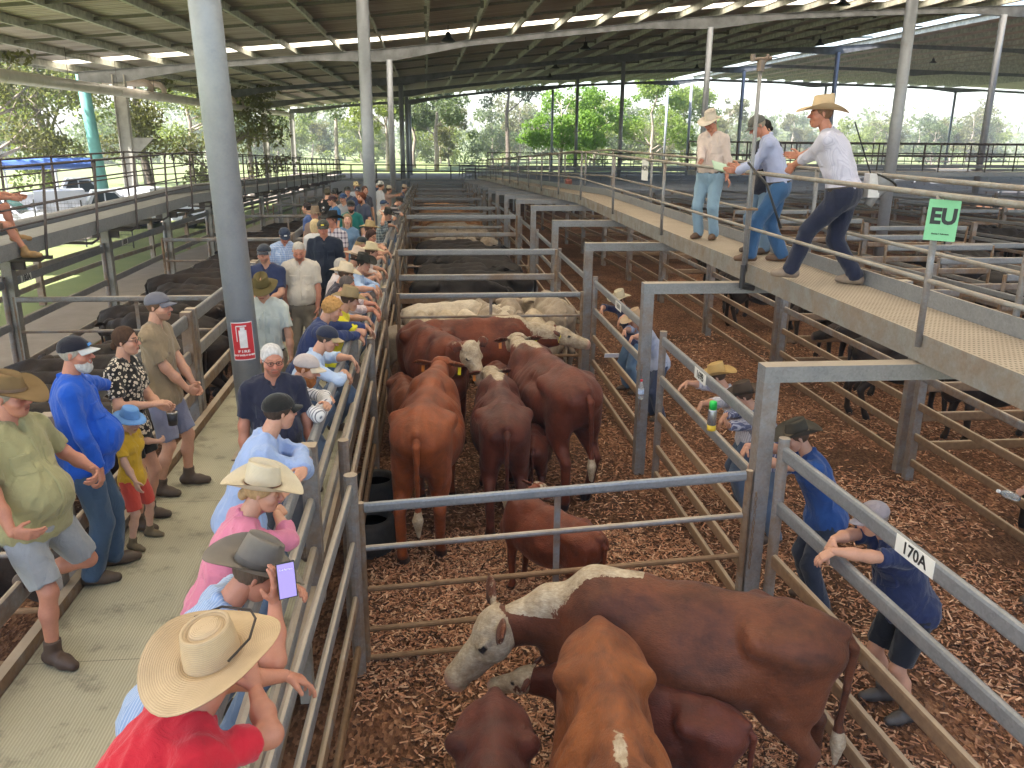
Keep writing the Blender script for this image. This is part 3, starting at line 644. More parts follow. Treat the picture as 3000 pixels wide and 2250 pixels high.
    for (sx, dx, c) in (tags or []):
        e = G().tube([(sx*(.15+dx), .0, .005), (sx*(.15+dx), .026, .010)], .017, 8); e.xf(Rh*S, C*S); part('ear_tag', e, plain('ear_tag', c, .4), P)
        if c[2] < .1: e = G().box((sx*(.15+dx)-.016, .012, -.075), (sx*(.15+dx)+.016, .018, -.005)); e.xf(Rh*S, C*S); part('ear_tag', e, plain('ear_tag', c, .4), P)
    return P
# ---------------------------------------------------------------- setting: ground, roof, walkways, pens
GZ = -4.25
def sl(y): return 0 if y < 24 else -(min(y, 72)-24)*.032
@memo
def bark():
    b = NB('wood_chip_litter', .95, 0, .1); w = b.n('ShaderNodeNewGeometry').outputs['Position']
    v = b.n('ShaderNodeTexVoronoi'); v.inputs['Scale'].default_value = 42; mp = b.n('ShaderNodeMapping'); mp.inputs['Scale'].default_value = (1, .55, 1); mp.inputs['Rotation'].default_value = (0, 0, .7)
    nz = b.noise(5, 3, w); b.l(w, mp.inputs[0]); b.l(mp.outputs[0], v.inputs['Vector'])
    c = b.ramp(v.outputs['Color'], [(.0, (.045, .020, .010)), (.45, (.18, .082, .045)), (.8, (.34, .175, .10)), (1, (.47, .28, .17))])
    wet = b.ramp(b.noise(.55, 4, w, .6, .5), [(.36, 0), (.62, 1)]); c = b.mix(b.math('MULTIPLY', wet, .72), c, b.mix(nz, (.035, .020, .013), (.085, .048, .028)))
    b.col(c); b.bump(b.math('ADD', v.outputs['Distance'], nz), .8, .03); return b.m
@memo
def chipm():
    b = NB('wood_chip', .85, 0, .2); b.col(b.attr('tint', 'Color')); return b.m
@memo
def grassm():
    b = NB('mown_grass', .95); w = b.n('ShaderNodeNewGeometry').outputs['Position']
    b.col(b.mix(b.noise(.5, 5, w), (.10, .15, .040), (.22, .24, .10))); b.bump(b.noise(30, 3, w), .6, .05); return b.m
@memo
def dirtm():
    b = NB('pale_gravel', .95); w = b.n('ShaderNodeNewGeometry').outputs['Position']
    b.col(b.mix(b.noise(2, 6, w), (.17, .14, .12), (.30, .26, .225))); b.bump(b.noise(40, 3, w), .5, .02); return b.m
def sheet(name, x0, y0, x1, y1, z, mat, nx=2, ny=2, zf=None):
    xs, ys = np.linspace(x0, x1, nx), np.linspace(y0, y1, ny); v = [(x, y, z+(zf(x, y) if zf else 0)) for y in ys for x in xs]
    g = G().add(v, [(j*nx+i, j*nx+i+1, (j+1)*nx+i+1, (j+1)*nx+i) for j in range(ny-1) for i in range(nx-1)]); o = part(name, g, mat); o['kind'] = 'structure'; return o
gr = G(); ys = [-20, -5, 0, 12, 24, 40, 56, 72, 110, 300, 900]; xs = [-900, -120, -30, 90, 300, 900]
gr.add([(x, y, GZ-.02+sl(y)) for y in ys for x in xs], [(j*6+i, j*6+i+1, (j+1)*6+i+1, (j+1)*6+i) for j in range(10) for i in range(5)])
part('ground', gr, grassm())['kind'] = 'structure'
sheet('yard_floor', -6.9, -3, 60, 74, GZ, bark(), 2, 40, lambda x, y: sl(y)); sheet('shed_apron', -19, 74.003, 95, 130, GZ+.004+sl(72), dirtm(), 2, 2)
sheet('dirt_path', -9.6, -3, -6.95, 60, GZ-.006, dirtm(), 2, 20, lambda x, y: sl(y))
sheet('car_park', -40, 33, -15.5, 62, GZ-.006, dirtm(), 2, 12, lambda x, y: sl(y))
# wood chips lying on the litter
def chips():
    rs = np.random.RandomState(3); N = 105000
    reg = [(-.62, 2.78, 2.2, 8.5, .62), (-.55, 2.75, 8.5, 17, .12), (2.8, 6.2, 3.4, 10, .19), (2.8, 8, 10, 18, .08), (6.2, 9, 5.5, 12, .03), (-6.4, -2.7, 6, 18, .03)]
    P = []
    for x0, x1, y0, y1, q in reg: n = int(N*q); P.append(np.stack([rs.uniform(x0, x1, n), rs.uniform(y0, y1, n)], 1))
    P = np.concatenate(P); n = len(P)
    keep = vnoise(np.concatenate([P*.8, np.zeros((n, 1))], 1), 4) + .5*vnoise(np.concatenate([P*2.5, np.zeros((n, 1))], 1), 5) + rs.uniform(-.5, .5, n) > -.42; P = P[keep]; n = len(P)
    L_ = rs.uniform(.011, .037, n)*np.where(rs.rand(n) < .06, 1.8, 1); Wd = rs.uniform(.004, .010, n); a = rs.uniform(0, math.pi, n); tl = rs.normal(0, .22, n); rl = rs.normal(0, .3, n)
    d = np.stack([np.cos(a)*np.cos(tl), np.sin(a)*np.cos(tl), np.sin(tl)], 1); s_ = np.stack([-np.sin(a)*np.cos(rl), np.cos(a)*np.cos(rl), np.sin(rl)], 1); u = np.cross(d, s_)
    c = np.stack([P[:, 0], P[:, 1], GZ+rs.uniform(.006, .022, n)+np.abs(np.sin(tl))*L_*.5], 1); V = []
    for q, (i, j, k) in enumerate(((-1, -.6, 0), (1, -1, 0), (1, .7, 0), (-1, 1, 0), (-1, -.6, 1), (1, -1, 1), (1, .7, 1), (-1, 1, 1))):
        V.append(c + i*L_[:, None]*d + j*Wd[:, None]*s_ + (k*.004)*u)
    V = np.stack(V, 1).reshape(-1, 3); q = np.array([(4,5,6,7), (0,1,5,4), (1,2,6,5), (2,3,7,6), (3,0,4,7)]); Q = (np.arange(n)[:, None, None]*8+q[None]).reshape(-1, 4)
    pal = np.array([(.52, .28, .17), (.42, .20, .115), (.66, .42, .27), (.29, .135, .075), (.13, .062, .038), (.48, .24, .14), (.075, .042, .028)]); col = pal[rs.randint(0, 7, n)]*rs.uniform(.75, 1.15, (n, 1))
    o = netobj('wood_chips', V, Q, chipm(), None, {'tint': np.repeat(col, 8, 0)}); o.data.polygons.foreach_set('use_smooth', [False]*len(Q)); o['kind'] = 'stuff'
    tag(o, 'loose reddish wood chips scattered over the floor of the pens', 'wood chips')
chips()
# raised visitor walkway with green rubber mat
@memo
def matm():
    b = NB('rubber_mat', .8); w = b.n('ShaderNodeNewGeometry').outputs['Position']; sp = b.n('ShaderNodeSeparateXYZ'); b.l(w, sp.inputs[0])
    rib = b.math('SINE', b.math('MULTIPLY', sp.outputs[0], 330)); c = b.mix(b.noise(1.6, 5, w), (.36, .335, .235), (.50, .46, .34)); c = b.mix(b.ramp(b.noise(3.4, 6, w, .7), [(.52, 0), (.75, 1)]), c, (.13, .12, .09))
    br = b.n('ShaderNodeTexBrick'); br.inputs['Scale'].default_value = 1; br.inputs['Mortar Size'].default_value = .006; br.inputs['Brick Width'].default_value = 8; br.inputs['Row Height'].default_value = 2.4
    b.l(w, br.inputs['Vector']); c = b.mix(b.math('MULTIPLY', br.outputs['Fac'], .45), c, (.1, .1, .08))
    b.col(b.mix(b.math('MULTIPLY', b.ramp(rib, [(.2, 0), (.8, 1)]), .25), c, (.14, .14, .10))); b.bump(b.math('ADD', rib, b.math('MULTIPLY', b.noise(9, 5, w), 1.5)), .35, .004); return b.m
@memo
def concm(): 
    b = NB('weathered_concrete', .9); w = b.n('ShaderNodeNewGeometry').outputs['Position']
    b.col(b.ramp(b.noise(3, 6, w, .65), [(.3, (.16, .12, .09)), (.5, (.30, .27, .24)), (.75, (.42, .41, .38))])); b.bump(b.noise(30, 4, w), .3, .01); return b.m
YS = list(range(-2, 73, 2))
g = G(); k = len(YS)
for x0, x1, z1, z0 in ((-2.55, -.92, -3.2, -3.32),):
    v = [(x, y, z+sl(y)) for y in YS for (x, z) in ((x0, z0), (x0, z1), (x1, z1), (x1, z0))]
    g.add(v, [(4*i+a, 4*i+(a+1) % 4, 4*i+4+(a+1) % 4, 4*i+4+a) for i in range(k-1) for a in range(4)] + [(0, 3, 2, 1), (4*k-4, 4*k-3, 4*k-2, 4*k-1)])
part('walkway_floor', g, matm())['kind'] = 'structure'
w = thing('walkway_support', 'concrete and steel kerb beam carrying the edge of the green mat walkway', 'kerb beam', (-2.6, 0, GZ))
g = G(); v = [(x, y, z-GZ+sl(y)) for y in YS for (x, z) in ((-.03, -3.32), (-.03, -3.12), (.04, -3.12), (.04, -3.32))]
g.add(v, [(4*i+a, 4*i+(a+1) % 4, 4*i+4+(a+1) % 4, 4*i+4+a) for i in range(k-1) for a in range(4)] + [(0, 3, 2, 1)]); part('kerb', g, galv(1, .6), w)
g = G(); v = [(x, y, z-GZ+sl(y)) for y in YS for (x, z) in ((1.69, -3.34), (1.69, -3.18), (1.74, -3.18), (1.74, -3.34))]
g.add(v, [(4*i+a, 4*i+(a+1) % 4, 4*i+4+(a+1) % 4, 4*i+4+a) for i in range(k-1) for a in range(4)] + [(0, 3, 2, 1)]); part('edge_channel', g, galv(1, .5), w)
for y in np.arange(1.9, 70, 3.76):
    for x in (.1, 1.55): part('pier', G().box((x, y, sl(y)-.3), (x+.1, y+.1, .90+sl(y))), concm(), w)
# fences
def fence(label, x0, y0, x1, y1, tops, posts, name='pen_fence', cat='pen fence', rail=(.045, .105), post=('pipe', .045), ptop=.06, mats=(0, .1, .5, .8, .9), group=None, z0=GZ, tone=0, pbot=0):
    P = thing(name, label, cat, (x0, y0, z0+sl(y0)), 0, group); b = z0+sl(y0); L = math.hypot(x1-x0, y1-y0); d = V3(x1-x0, y1-y0, 0)
    zt = lambda t: sl(y0+(y1-y0)*t)-sl(y0)
    for i, t in enumerate(tops): g = G().oval(d*0+V3(0, 0, t-z0-rail[1]/2), d+V3(0, 0, t-z0+zt(1)-rail[1]/2), rail[0], rail[1]); part('rail', g, galv(3 if x0 < 0 and name == 'pen_fence' and i > 2 else tone, mats[min(i, len(mats)-1)]), P, False)
    for q in posts:
        c = d*q; top = tops[0]-z0+ptop+zt(q); g = G()
        if post[0] == 'pipe': g.tube([c+V3(0, 0, pbot+zt(q)), c+V3(0, 0, top)], post[1], 12)
        else: r = post[1]; g.box(c+V3(-r, -r, pbot+zt(q)), c+V3(r, r, top))
        part('post', g, galv(tone, .45), P, post[0] == 'pipe' and False)
    return P
def gate(label, x0, x1, y, tops, bars='pipe', brace=True, name='pen_gate', tilt=0, group=None, mats=(.1, .25, .85, .9, .95), z0=GZ, y2=None):
    P = thing(name, label, 'gate', (x0, y, z0+sl(y)), 0, group); L = x1-x0; dy = (y2-y) if y2 is not None else 0
    for i, t in enumerate(tops):
        g = G(); a, b = V3(.03, 0, t-z0), V3(L-.03, dy, t-z0+tilt)
        if i == 0 or bars == 'rail': g.oval(a-V3(0, 0, .045), b-V3(0, 0, .045), .05, .09 if bars == 'pipe' else .13)
        else: g.tube([a-V3(0, 0, .02), b-V3(0, 0, .02)], .024, 10)
        part('rail' if bars == 'rail' else 'bar', g, galv(3 if i > 1 and bars == 'pipe' else 1 if i > 1 else 0, mats[min(i, len(mats)-1)]), P)
    for q, r in ((0, .03), (L, .03)): g = G().tube([(q, dy*q/L, tops[-1]-z0-.08), (q, dy*q/L, tops[0]-z0+.0+tilt*q/L)], r, 10); part('stile', g, galv(1, .6), P)
    if brace: q = L*.5; g = G().box((q-.025, dy/2-.012+.03, tops[-1]-z0-.03), (q+.025, dy/2+.012+.03, tops[0]-z0+tilt/2-.05)); part('brace', g, galv(0, .5), P)
    return P
def chain(par, x, y, z0, z1):
    g = G(); n = int(abs(z1-z0)/.035)
    for i in range(n):
        z = z0+(z1-z0)*(i+.5)/n; a = np.linspace(0, 2*math.pi, 7); r = .011
        g.tube([(x+(r*math.cos(t) if i % 2 else 0), y+(0 if i % 2 else r*math.cos(t)), z+.022*math.sin(t)) for t in a], .004, 4, False)
    part('chain', g, galv(0, .6), par)
def text(par, s, size, c, m, name='lettering', bold=.0):
    cu = bpy.data.curves.new(name, 'FONT'); cu.body = s; cu.size = size; cu.extrude = .0008; cu.offset = bold; cu.align_x = 'CENTER'; cu.align_y = 'CENTER'; cu.resolution_u = 3
    o = bpy.data.objects.new('tmp', cu); LINK(o); bpy.context.view_layer.update(); me = bpy.data.meshes.new_from_object(o.evaluated_get(bpy.context.evaluated_depsgraph_get())); bpy.data.objects.remove(o)
    me.materials.clear(); me.materials.append(plain('sign_ink', c, .5, 0, .02)); o = bpy.data.objects.new(name, me); LINK(o); o.parent = par; o.matrix_local = m; return o
def frame_m(p, x, y): x, y = Vector(x).normalized(), Vector(y).normalized(); z = x.cross(y); return Matrix(((x[0], y[0], z[0], p[0]), (x[1], y[1], z[1], p[1]), (x[2], y[2], z[2], p[2]), (0, 0, 0, 1)))
def plate(label, s, loc, x, y, w, h, tc=(.02, .02, .02), pc=(.75, .74, .70), size=None, bold=.006, name='number_plate', cat='pen number', group='pen number plates on the rails'):
    P = thing(name, label, cat, loc, 0, group); m = frame_m((0, 0, 0), x, y); g = G().box((-w/2, -h/2, -.002), (w/2, h/2, .001)); g.xf(np.array(m.to_3x3())); part('plate', g, plain('sign_plate', pc, .45, 0, .06, 8), P)
    text(P, s, size or h*.85, tc, m @ Matrix.Translation((0, 0, .0022)), bold=bold); return P
CT = [-2.47, -2.94, -3.41, -3.77, -4.08]
# centre pens: left fence
fence('round post rail fence between the near cattle pen and the leaning buyers', -.62, 6.0, -.80, .6, [-2.55, -3.03, -3.5, -3.95], [0, .92], mats=(.15, .15, .6, .85), post=('pipe', .052))
gl = 'pen fences beside the green mat walkway'; yb = [6.55, 10.25, 13.75, 17.5, 24.9, 32.4, 40, 47.5, 55, 62.5]
ords = ['first', 'second', 'third', 'fourth', 'fifth', 'sixth', 'seventh', 'eighth', 'ninth', 'tenth', 'eleventh', 'twelfth', 'thirteenth', 'fourteenth', 'fifteenth', 'sixteenth']
for i in range(len(yb)-1): fence(ords[i]+' rail fence panel along the buyers\' walkway beyond the leaning gate', -.72, yb[i], -.72, yb[i+1]-.12, CT, [0, .5, 1] if yb[i+1]-yb[i] > 5 else [0, 1], group=gl, mats=(.12, .5, .75, .8, .9), post=('pipe', .045))
# buyers' hand rail on the walkway edge
for i in range(15):
    y0 = 5.68-3.76+3.76*i if i else -.4; y1 = 5.68-3.76+3.76*(i+1)
    fence(ords[min(i, 13)]+' length of the hand rail that buyers lean on along the green walkway', -.86, y0+.05, -.86, y1-.05, [-2.1, -2.48, -2.86], [1], 'hand_rail', 'hand rail', (.06, .11), ('sq', .055), .0, (0, .15, .35), 'hand rails along the buyers\' walkway', -3.32) if i < 14 else None
# centre pens: right fence, portals, gates
gr_ = 'pen fences along the right hand alley'
f170 = fence('wide galvanised rail fence of the near right pen, with its dirty lower rails', 2.78, 6.0, 3.06, 1.6, [-2.35, -2.82, -3.29, -3.72, -4.06], [0, .86], mats=(0, .05, .85, .9, .9), rail=(.05, .125), post=('pipe', .045))
fence('muddy rail fence under the men in golden straw and brown hats', 2.80, 6.35, 2.80, 9.62, [-2.32, -2.8, -3.27, -3.7, -4.05], [1], mats=(0, .15, .75, .85, .9), post=('pipe', .045), rail=(.05, .115))
fence('rail fence under the two leaning men in straw hats', 2.80, 10.25, 2.80, 13.85, [-2.35, -2.82, -3.29, -3.72, -4.06], [1], mats=(0, .15, .75, .85, .9), post=('pipe', .045), rail=(.05, .115))
yr = [14.2, 18.0, 21.7, 25.5, 29.2, 33, 36.7, 40.5, 44.2, 48, 51.7, 55.4, 59.2, 63]
for i in range(13): fence(ords[i]+' rail panel of the right side pens beyond the cream calves', 2.78, yr[i], 2.78, yr[i+1]-.3, [-2.38, -2.82, -3.2, -3.6, -4.0], [1], group=gr_, mats=(.05, .3, .6, .8, .9))
yp = [6.2, 10.02, 13.95, 17.75, 21.5, 25.2, 29, 32.7, 36.5, 40.2, 44, 47.7, 51.5, 55.2, 59]
def dz(y): return 0 if y < 22 else -(min(y, 66)-22)*.036
pl = ['nearest grey steel portal frame holding up the catwalk beside the gate end', 'grey portal frame standing beside the hanging water bottle', 'third portal frame from the front, at the gate of the cream calves']
for i, y in enumerate(yp):
    P = thing('portal_frame', pl[i] if i < 3 else ords[i]+' portal frame in the row carrying the long catwalk', 'steel frame', (2.62, y, GZ+sl(y)), 0, 'portal frames under the catwalk'); zt = -1.74+dz(y)-GZ-sl(y); r = .075
    part('column', G().box((0, -r, 0), (.13, r, zt-.131)), galv(0, .35), P); part('beam', G().box((0, -r-.003, zt-.13), (3.45, r+.003, zt)), galv(0, .12), P)
    if i < 2: chain(P, .02, -.09, 1.5 if i else 1.45, .75)
gate('near pen gate with five bars just behind the big white faced cow', -.57, 2.58, 6.15, [-2.79, -3.17, -3.54, -3.91, -4.24+.06], tilt=.17, mats=(.05, .35, .85, .9, .95))
gate('thin barred gate in front of the cream calves', -.50, 2.55, 13.7, [-2.52, -2.9, -3.25, -3.6, -3.95], mats=(.1, .5, .8, .85, .9))
gt = [(17.1, 'first wide railed cross panel in front of the black cattle'), (24.9, 'wide railed cross panel in front of the grey cattle'), (32.4, 'wide railed cross panel in front of the orange cattle'), (40.6, ''), (47.5, ''), (55, ''), (62.5, '')]
for i, (y, l) in enumerate(gt):
    gate(l or ords[i]+' wide railed cross panel down the lane of centre pens', -.62, 2.62, y, [-2.27-.14*(y > 30), -2.78-.05*(y > 30), -3.25, -3.7] if y < 56 else [-2.27, -2.8, -3.3], 'rail', False, 'cross_fence', group='wide cross panels between the centre pens', mats=(.05, .35, .6, .8))
for i, y in enumerate((21.2, 28.7, 36.4, 44)): gate('thin '+ords[i]+' cross gate inside the far centre pens', -.55, 2.55, y, [-2.85, -3.2, -3.6], group='thin cross gates in the far centre pens', mats=(.3, .6, .9))
for nm, z, y0, d in (('170A', -2.405, 4.27, 0), ('169B', -2.385, 8.1, 0), ('169A', -2.42, 11.95, 0)):
    xx = 2.865 if nm == '170A' else 2.772; a = (-.0635, 1, 0) if nm == '170A' else (0, 1, 0)
    plate('white plate reading '+nm+' on the top rail of the right pens', nm, (xx-.001, y0, z), (a[0]*-1, -1, 0), (0, 0, 1), .37, .115, bold=.0025, size=.108)
for nm, y0 in (('183A', 14.0), ('183B', 18.6)): plate('pale plate reading '+nm+' on the far left fence', nm, (-6.37, y0, -2.26), (0, 1, 0), (0, 0, 1), .36, .11, size=.13)
# alley far fence under the catwalk, then further pens to the right
FR = [-2.35, -2.82, -3.2, -3.6]
ya = [1.2, 5.6, 9.65, 13.9, 17.7, 21.5, 25.2, 29, 33, 37, 41, 45, 49, 53]
for i in range(13):
    fence('rail fence panel on the far side of the alley, '+ords[i]+' from the front', 6.12, ya[i]+.12, 6.12, ya[i+1]-.12, FR+[-3.95], [0, 1], 'alley_fence', 'pen fence', group='fences along the far side of the alley', mats=(.05, .5, .8, .9, .95), post=('sq', .05))
def pens(x, rows, xn, tag_):
    P = fence('long rail fence line '+tag_, x, rows[0], x, rows[-1], FR, [(q-rows[0])/(rows[-1]-rows[0]) for q in rows], 'lane_fence', 'lane fence', mats=(.0, .2, .5, .6), post=('sq', .06), group='long fence lines across the right hand yards')
    if xn:
        for i, q in enumerate(rows[:-1]): gate('cross gate '+ords[min(i, 13)]+' from the front in the pens '+tag_, x+.1, xn-.1, q, [-2.4, -2.85, -3.3, -3.75], 'rail', False, 'cross_gate', group='cross gates of the right hand yards', mats=(.15, .6, .8, .9))
r0 = [5.6, 9.65, 13.9, 21.5, 29, 37, 45]
for i, q in enumerate(r0[:-1]): gate('muddy cross gate '+ords[i]+' from the front in the pens right of the alley', 6.25, 9.4, q, [-2.6, -3.0, -3.4, -3.8], 'rail', False, 'cross_gate', group='cross gates of the right hand yards', mats=(.3, .9, .95, .95))
rows = [7.5, 11.2, 15, 18.7, 22.5, 30, 37.5, 45, 52.5]
for q in (7.5, 9.3, 11.2, 13.1, 15, 16.9, 18.7, 22.5, 26, 30): gate('rail divider %.0f metres from the front between the first and second block' % q, 9.6, 12.0, q, [-2.2, -2.7, -3.2], 'rail', False, 'cross_gate', group='cross gates of the right hand yards', mats=(.1, .5, .8))
for j, (x, xn) in enumerate(((9.5, 0), (12.1, 15.2), (15.3, 0), (18.3, 21.4), (21.5, 24.5), (24.6, 0), (28.5, 31.5), (31.6, 35))): pens(x, rows if j < 3 else rows[3:], xn, ['just right of the alley pens', 'starting the second block', 'ending the second block', 'starting the third block', 'mid third block', 'ending the third block', 'starting the fourth block', 'farthest to the right'][j])
# ---------------------------------------------------------------- catwalks
def meshdeck():
    b = NB('punched_steel_deck', .6, .2); w = b.n('ShaderNodeNewGeometry').outputs['Position']; v = b.n('ShaderNodeTexVoronoi'); v.inputs['Scale'].default_value = 1; v.inputs['Randomness'].default_value = 0
    m = b.n('ShaderNodeMapping'); m.inputs['Scale'].default_value = (26, 17, 0); b.l(w, m.inputs[0]); b.l(m.outputs[0], v.inputs['Vector'])
    h = b.ramp(v.outputs['Distance'], [(.16, 1), (.27, 0)]); c = b.mix(b.noise(2.5, 5, w), (.34, .27, .20), (.50, .42, .33)); b.col(b.mix(h, c, (.10, .075, .055))); b.bump(h, .5, -.01); return b.m
MD = meshdeck()
C = thing('catwalk', 'long steel catwalk with punched deck carrying the four sale staff', 'catwalk', (3.9, 0, 0)); Y2 = [-2, 22, 30, 40, 50, 60, 66]
def run(prof, ys, zf): g = G(); n = len(prof); v = [(x, y, z+zf(y)) for y in ys for (x, z) in prof]; m = len(ys); return g.add(v, [(n*i+a, n*i+(a+1) % n, n*i+n+(a+1) % n, n*i+n+a) for i in range(m-1) for a in range(n)] + [tuple(range(n))[::-1], tuple(range(n*m-n, n*m))])
part('deck', run([(.02, -1.54), (.02, -1.515), (.72, -1.515), (.72, -1.54)], Y2, dz), MD, C)
part('side_channel', run([(-.01, -1.725), (-.01, -1.50), (.018, -1.50), (.018, -1.725)], Y2, dz), galv(1, .34), C)
part('side_channel', run([(.722, -1.725), (.722, -1.36), (.745, -1.36), (.745, -1.725)], Y2, dz), galv(0, .06), C)
def rails(P, xo, zt, y0, y1, lab_mat=.3, posts=None, zf=dz, dzm=.65, r=.024, foot=-1.6, ys=None):
    ys = ys or [y for y in Y2 if y0 < y < y1]; ys = [y0]+ys+[y1]
    for z, rr in ((zt, r), (zt-dzm, r*.8)): part('hand_rail' if z == zt else 'mid_rail', G().tube([(xo, y, z+zf(y)) for y in ys], rr, 10), galv(1, lab_mat), P, True)
    for q in posts: part('post', G().tube([(xo, q, foot+zf(q)), (xo, q, zt+zf(q))], .026, 10), galv(0, .3), P, True)
rails(C, -.03, -.42, -.5, 65, posts=[2.3, 6.15, 9.95, 13.8, 17.6, 21.4, 25.1, 28.9, 32.6, 36.4, 40, 44, 48, 52, 56, 60, 64])
rails(C, .76, -.38, -.5, 65, posts=[2.3, 6.15, 9.95, 13.8, 17.6, 21.4, 25.1, 28.9, 32.6, 36.4, 40, 44, 48, 52, 56, 60, 64])
# tall water pipe at the second post
P = thing('water_pipe', 'tall steel standpipe with a tap cross clamped to the catwalk post', 'standpipe', (3.80, 9.83, -1.8)); part('pipe', G().tube([(0, 0, 0), (0, 0, 2.55)], .023, 12), galv(0, .15), P, True)
part('fitting', G().tube([(0, 0, 2.50), (0, 0, 2.62)], .045, 10).tube([(-.10, 0, 2.62), (.12, 0, 2.64)], .022, 8).tube([(-.1, 0, 2.60), (-.1, 0, 2.68)], .03, 8).tube([(.02, 0, 2.55), (.08, 0, 2.68)], .02, 8), plain('brass', (.20, .15, .12), .4, .6), P)
part('valve', G().tube([(0, 0, .02), (0, 0, .30)], .034, 10).tube([(0, 0, .04), (.16, .02, .01)], .035, 10), plain('dark_fitting', (.03, .03, .035), .4), P)
part('clamp', G().box((-.04, -.05, .95), (.10, .09, .975)), galv(0, .7), P)
# EU and NON signs
s = thing('paper_sign', 'green paper sign reading EU tied to the catwalk hand rail', 'sign', (3.86, 6.06, -.55)); m = frame_m((0, 0, 0), (1, -.28, -.06), (.06, .05, 1)); s.scale = (.84,)*3; s.location.z += .05; g = G().box((-.135, -.30, 0), (.135, .06, .003)); g.xf(np.array(m.to_3x3()))
part('card', g, plain('green_card', (.20, .52, .27), .35, 0, .05), s); text(s, 'EU', .19, (.02, .02, .02), m @ Matrix.Translation((.005, -.09, .004)), bold=.008); text(s, 'George & Fuhrmann', .018, (.02, .05, .02), m @ Matrix.Translation((0, -.24, .004)), bold=.001)
s = thing('paper_sign', 'white paper sign reading NON hanging on the far catwalk hand rail', 'sign', (3.85, 15.0, -.44)); s.scale = (.8,)*3; m = frame_m((0, 0, 0), (.22, -.97, 0), (0, 0, 1)); g = G().box((-.15, -.42, 0), (.15, .02, .003)); g.xf(np.array(m.to_3x3()))
part('card', g, plain('white_card', (.72, .72, .70), .4, 0, .04), s); text(s, 'NON', .15, (.02, .02, .02), m @ Matrix.Translation((0, -.16, .004)), bold=.006)
# left elevated walkway on T brackets
Lw = thing('elevated_walkway', 'blue grey elevated walkway with leaning V shaped railings above the left fence', 'catwalk', (-5.72, 0, 0))
dl = lambda y: 0 if y < 22 else -(min(y, 62)-22)*.034
YL = [4, 22, 30, 40, 50, 62]; part('beam', run([(-.03, -1.72), (-.03, -1.50), (.03, -1.50), (.03, -1.72)], YL, dl), galv(0, .04), Lw); part('beam', run([(-1.33, -1.72), (-1.33, -1.50), (-1.27, -1.50), (-1.27, -1.72)], YL, dl), galv(0, .1), Lw)
part('deck', run([(-1.26, -1.62), (-1.26, -1.60), (-.04, -1.60), (-.04, -1.62)], YL, dl), galv(0, .01), Lw); part('pipe', G().tube([(-.28, y, -1.36+dl(y)) for y in YL], .085, 12), galv(0, .02), Lw, True)
rs = plain('railing_steel', (.085, .07, .07), .6, .3)
for xo, xt in ((.03, .0), (-1.30, -1.55)):
    for z in (-.50, -.78, -1.06, -1.30): k_ = (z+1.72)/1.22; part('rail', G().tube([(xo+(xt-xo)*k_, y, z+dl(y)) for y in YL], .020 if z > -.6 else .014, 8), rs, Lw, True)
for y in [7.0+2.05*i for i in range(26)]:
    for xo, xt, s_ in ((.05, .0, 1), (-1.33, -1.55, -1)):
        g = G().tube([(-.62+s_*.05, y, -1.86+dl(y)), (xo-.08*s_, y, -1.87+dl(y)), (xo+.03*s_, y, -1.80+dl(y)), (xo+.035*s_, y+.02, -1.6+dl(y)), (xt, y+.50, -.50+dl(y))], .022, 8); part('bracket', g, rs, Lw, True)
fl = 'fence panels below the left elevated walkway'
yl = [5.2+4.1*i for i in range(14)]
for i in range(13):
    fence('blue grey rail fence panel below the left walkway, '+ords[i]+' from the front', -6.4, yl[i]+.1, -6.4, yl[i+1]-.1, [-2.2, -2.85, -3.5], [0, 1], 'boundary_fence', 'fence', (.05, .13), ('pipe', .04), .06, (.0, .1, .3), fl)
    y = yl[i]; P = thing('walkway_post', 'square steel post with a cross head carrying the left walkway, '+ords[i]+' from the front', 'post', (-6.34, y, GZ+sl(y)), 0, 'posts carrying the left walkway'); h = -1.88+dl(y)-GZ-sl(y)
    part('column', G().box((-.075, -.075, 0), (.075, .075, h)), galv(1, .2), P); part('cross_head', G().box((-.62, -.04, h), (.66, .04, h+.05)).box((-.25, -.035, h-.16), (.25, .035, h)), rs, P)
for i in range(13): y = 4+4.5*i; fence('outer rail fence panel between the dirt path and the grass, '+ords[i]+' from the front', -9.7, y, -9.7, y+4.4, [-2.75, -3.2, -3.65], [0], 'outer_fence', 'fence', (.05, .14), ('sq', .07), .05, (.1, .2, .3), 'outer fences beside the grass', tone=1)
# left black cattle lane
for i, y in enumerate([5.9, 13.35, 20.9, 28.4, 36, 43.5]): gate('pale '+ords[i]+' cross gate in the lane of black cattle', -6.3, -2.75, y, [-2.45, -2.98, -3.45, -3.9], 'pipe', True, 'cross_gate', group='cross gates in the left cattle lane', mats=(.35, .5, .7, .8))
for i, y in enumerate([2.1, 5.9, 9.65, 13.4, 17.2, 21, 24.8, 28.5, 32.3, 36, 39.8, 43.5, 47.3]): fence('rail fence panel behind the standing spectators, '+ords[i]+' from the front', -2.68, y, -2.68, y+3.55, [-1.95, -2.36, -2.8, -3.25, -3.7], [0, 1], 'walkway_fence', 'fence', (.05, .15), ('sq', .055), .03, (.05, .15, .5, .8, .9), 'fences behind the standing spectators')
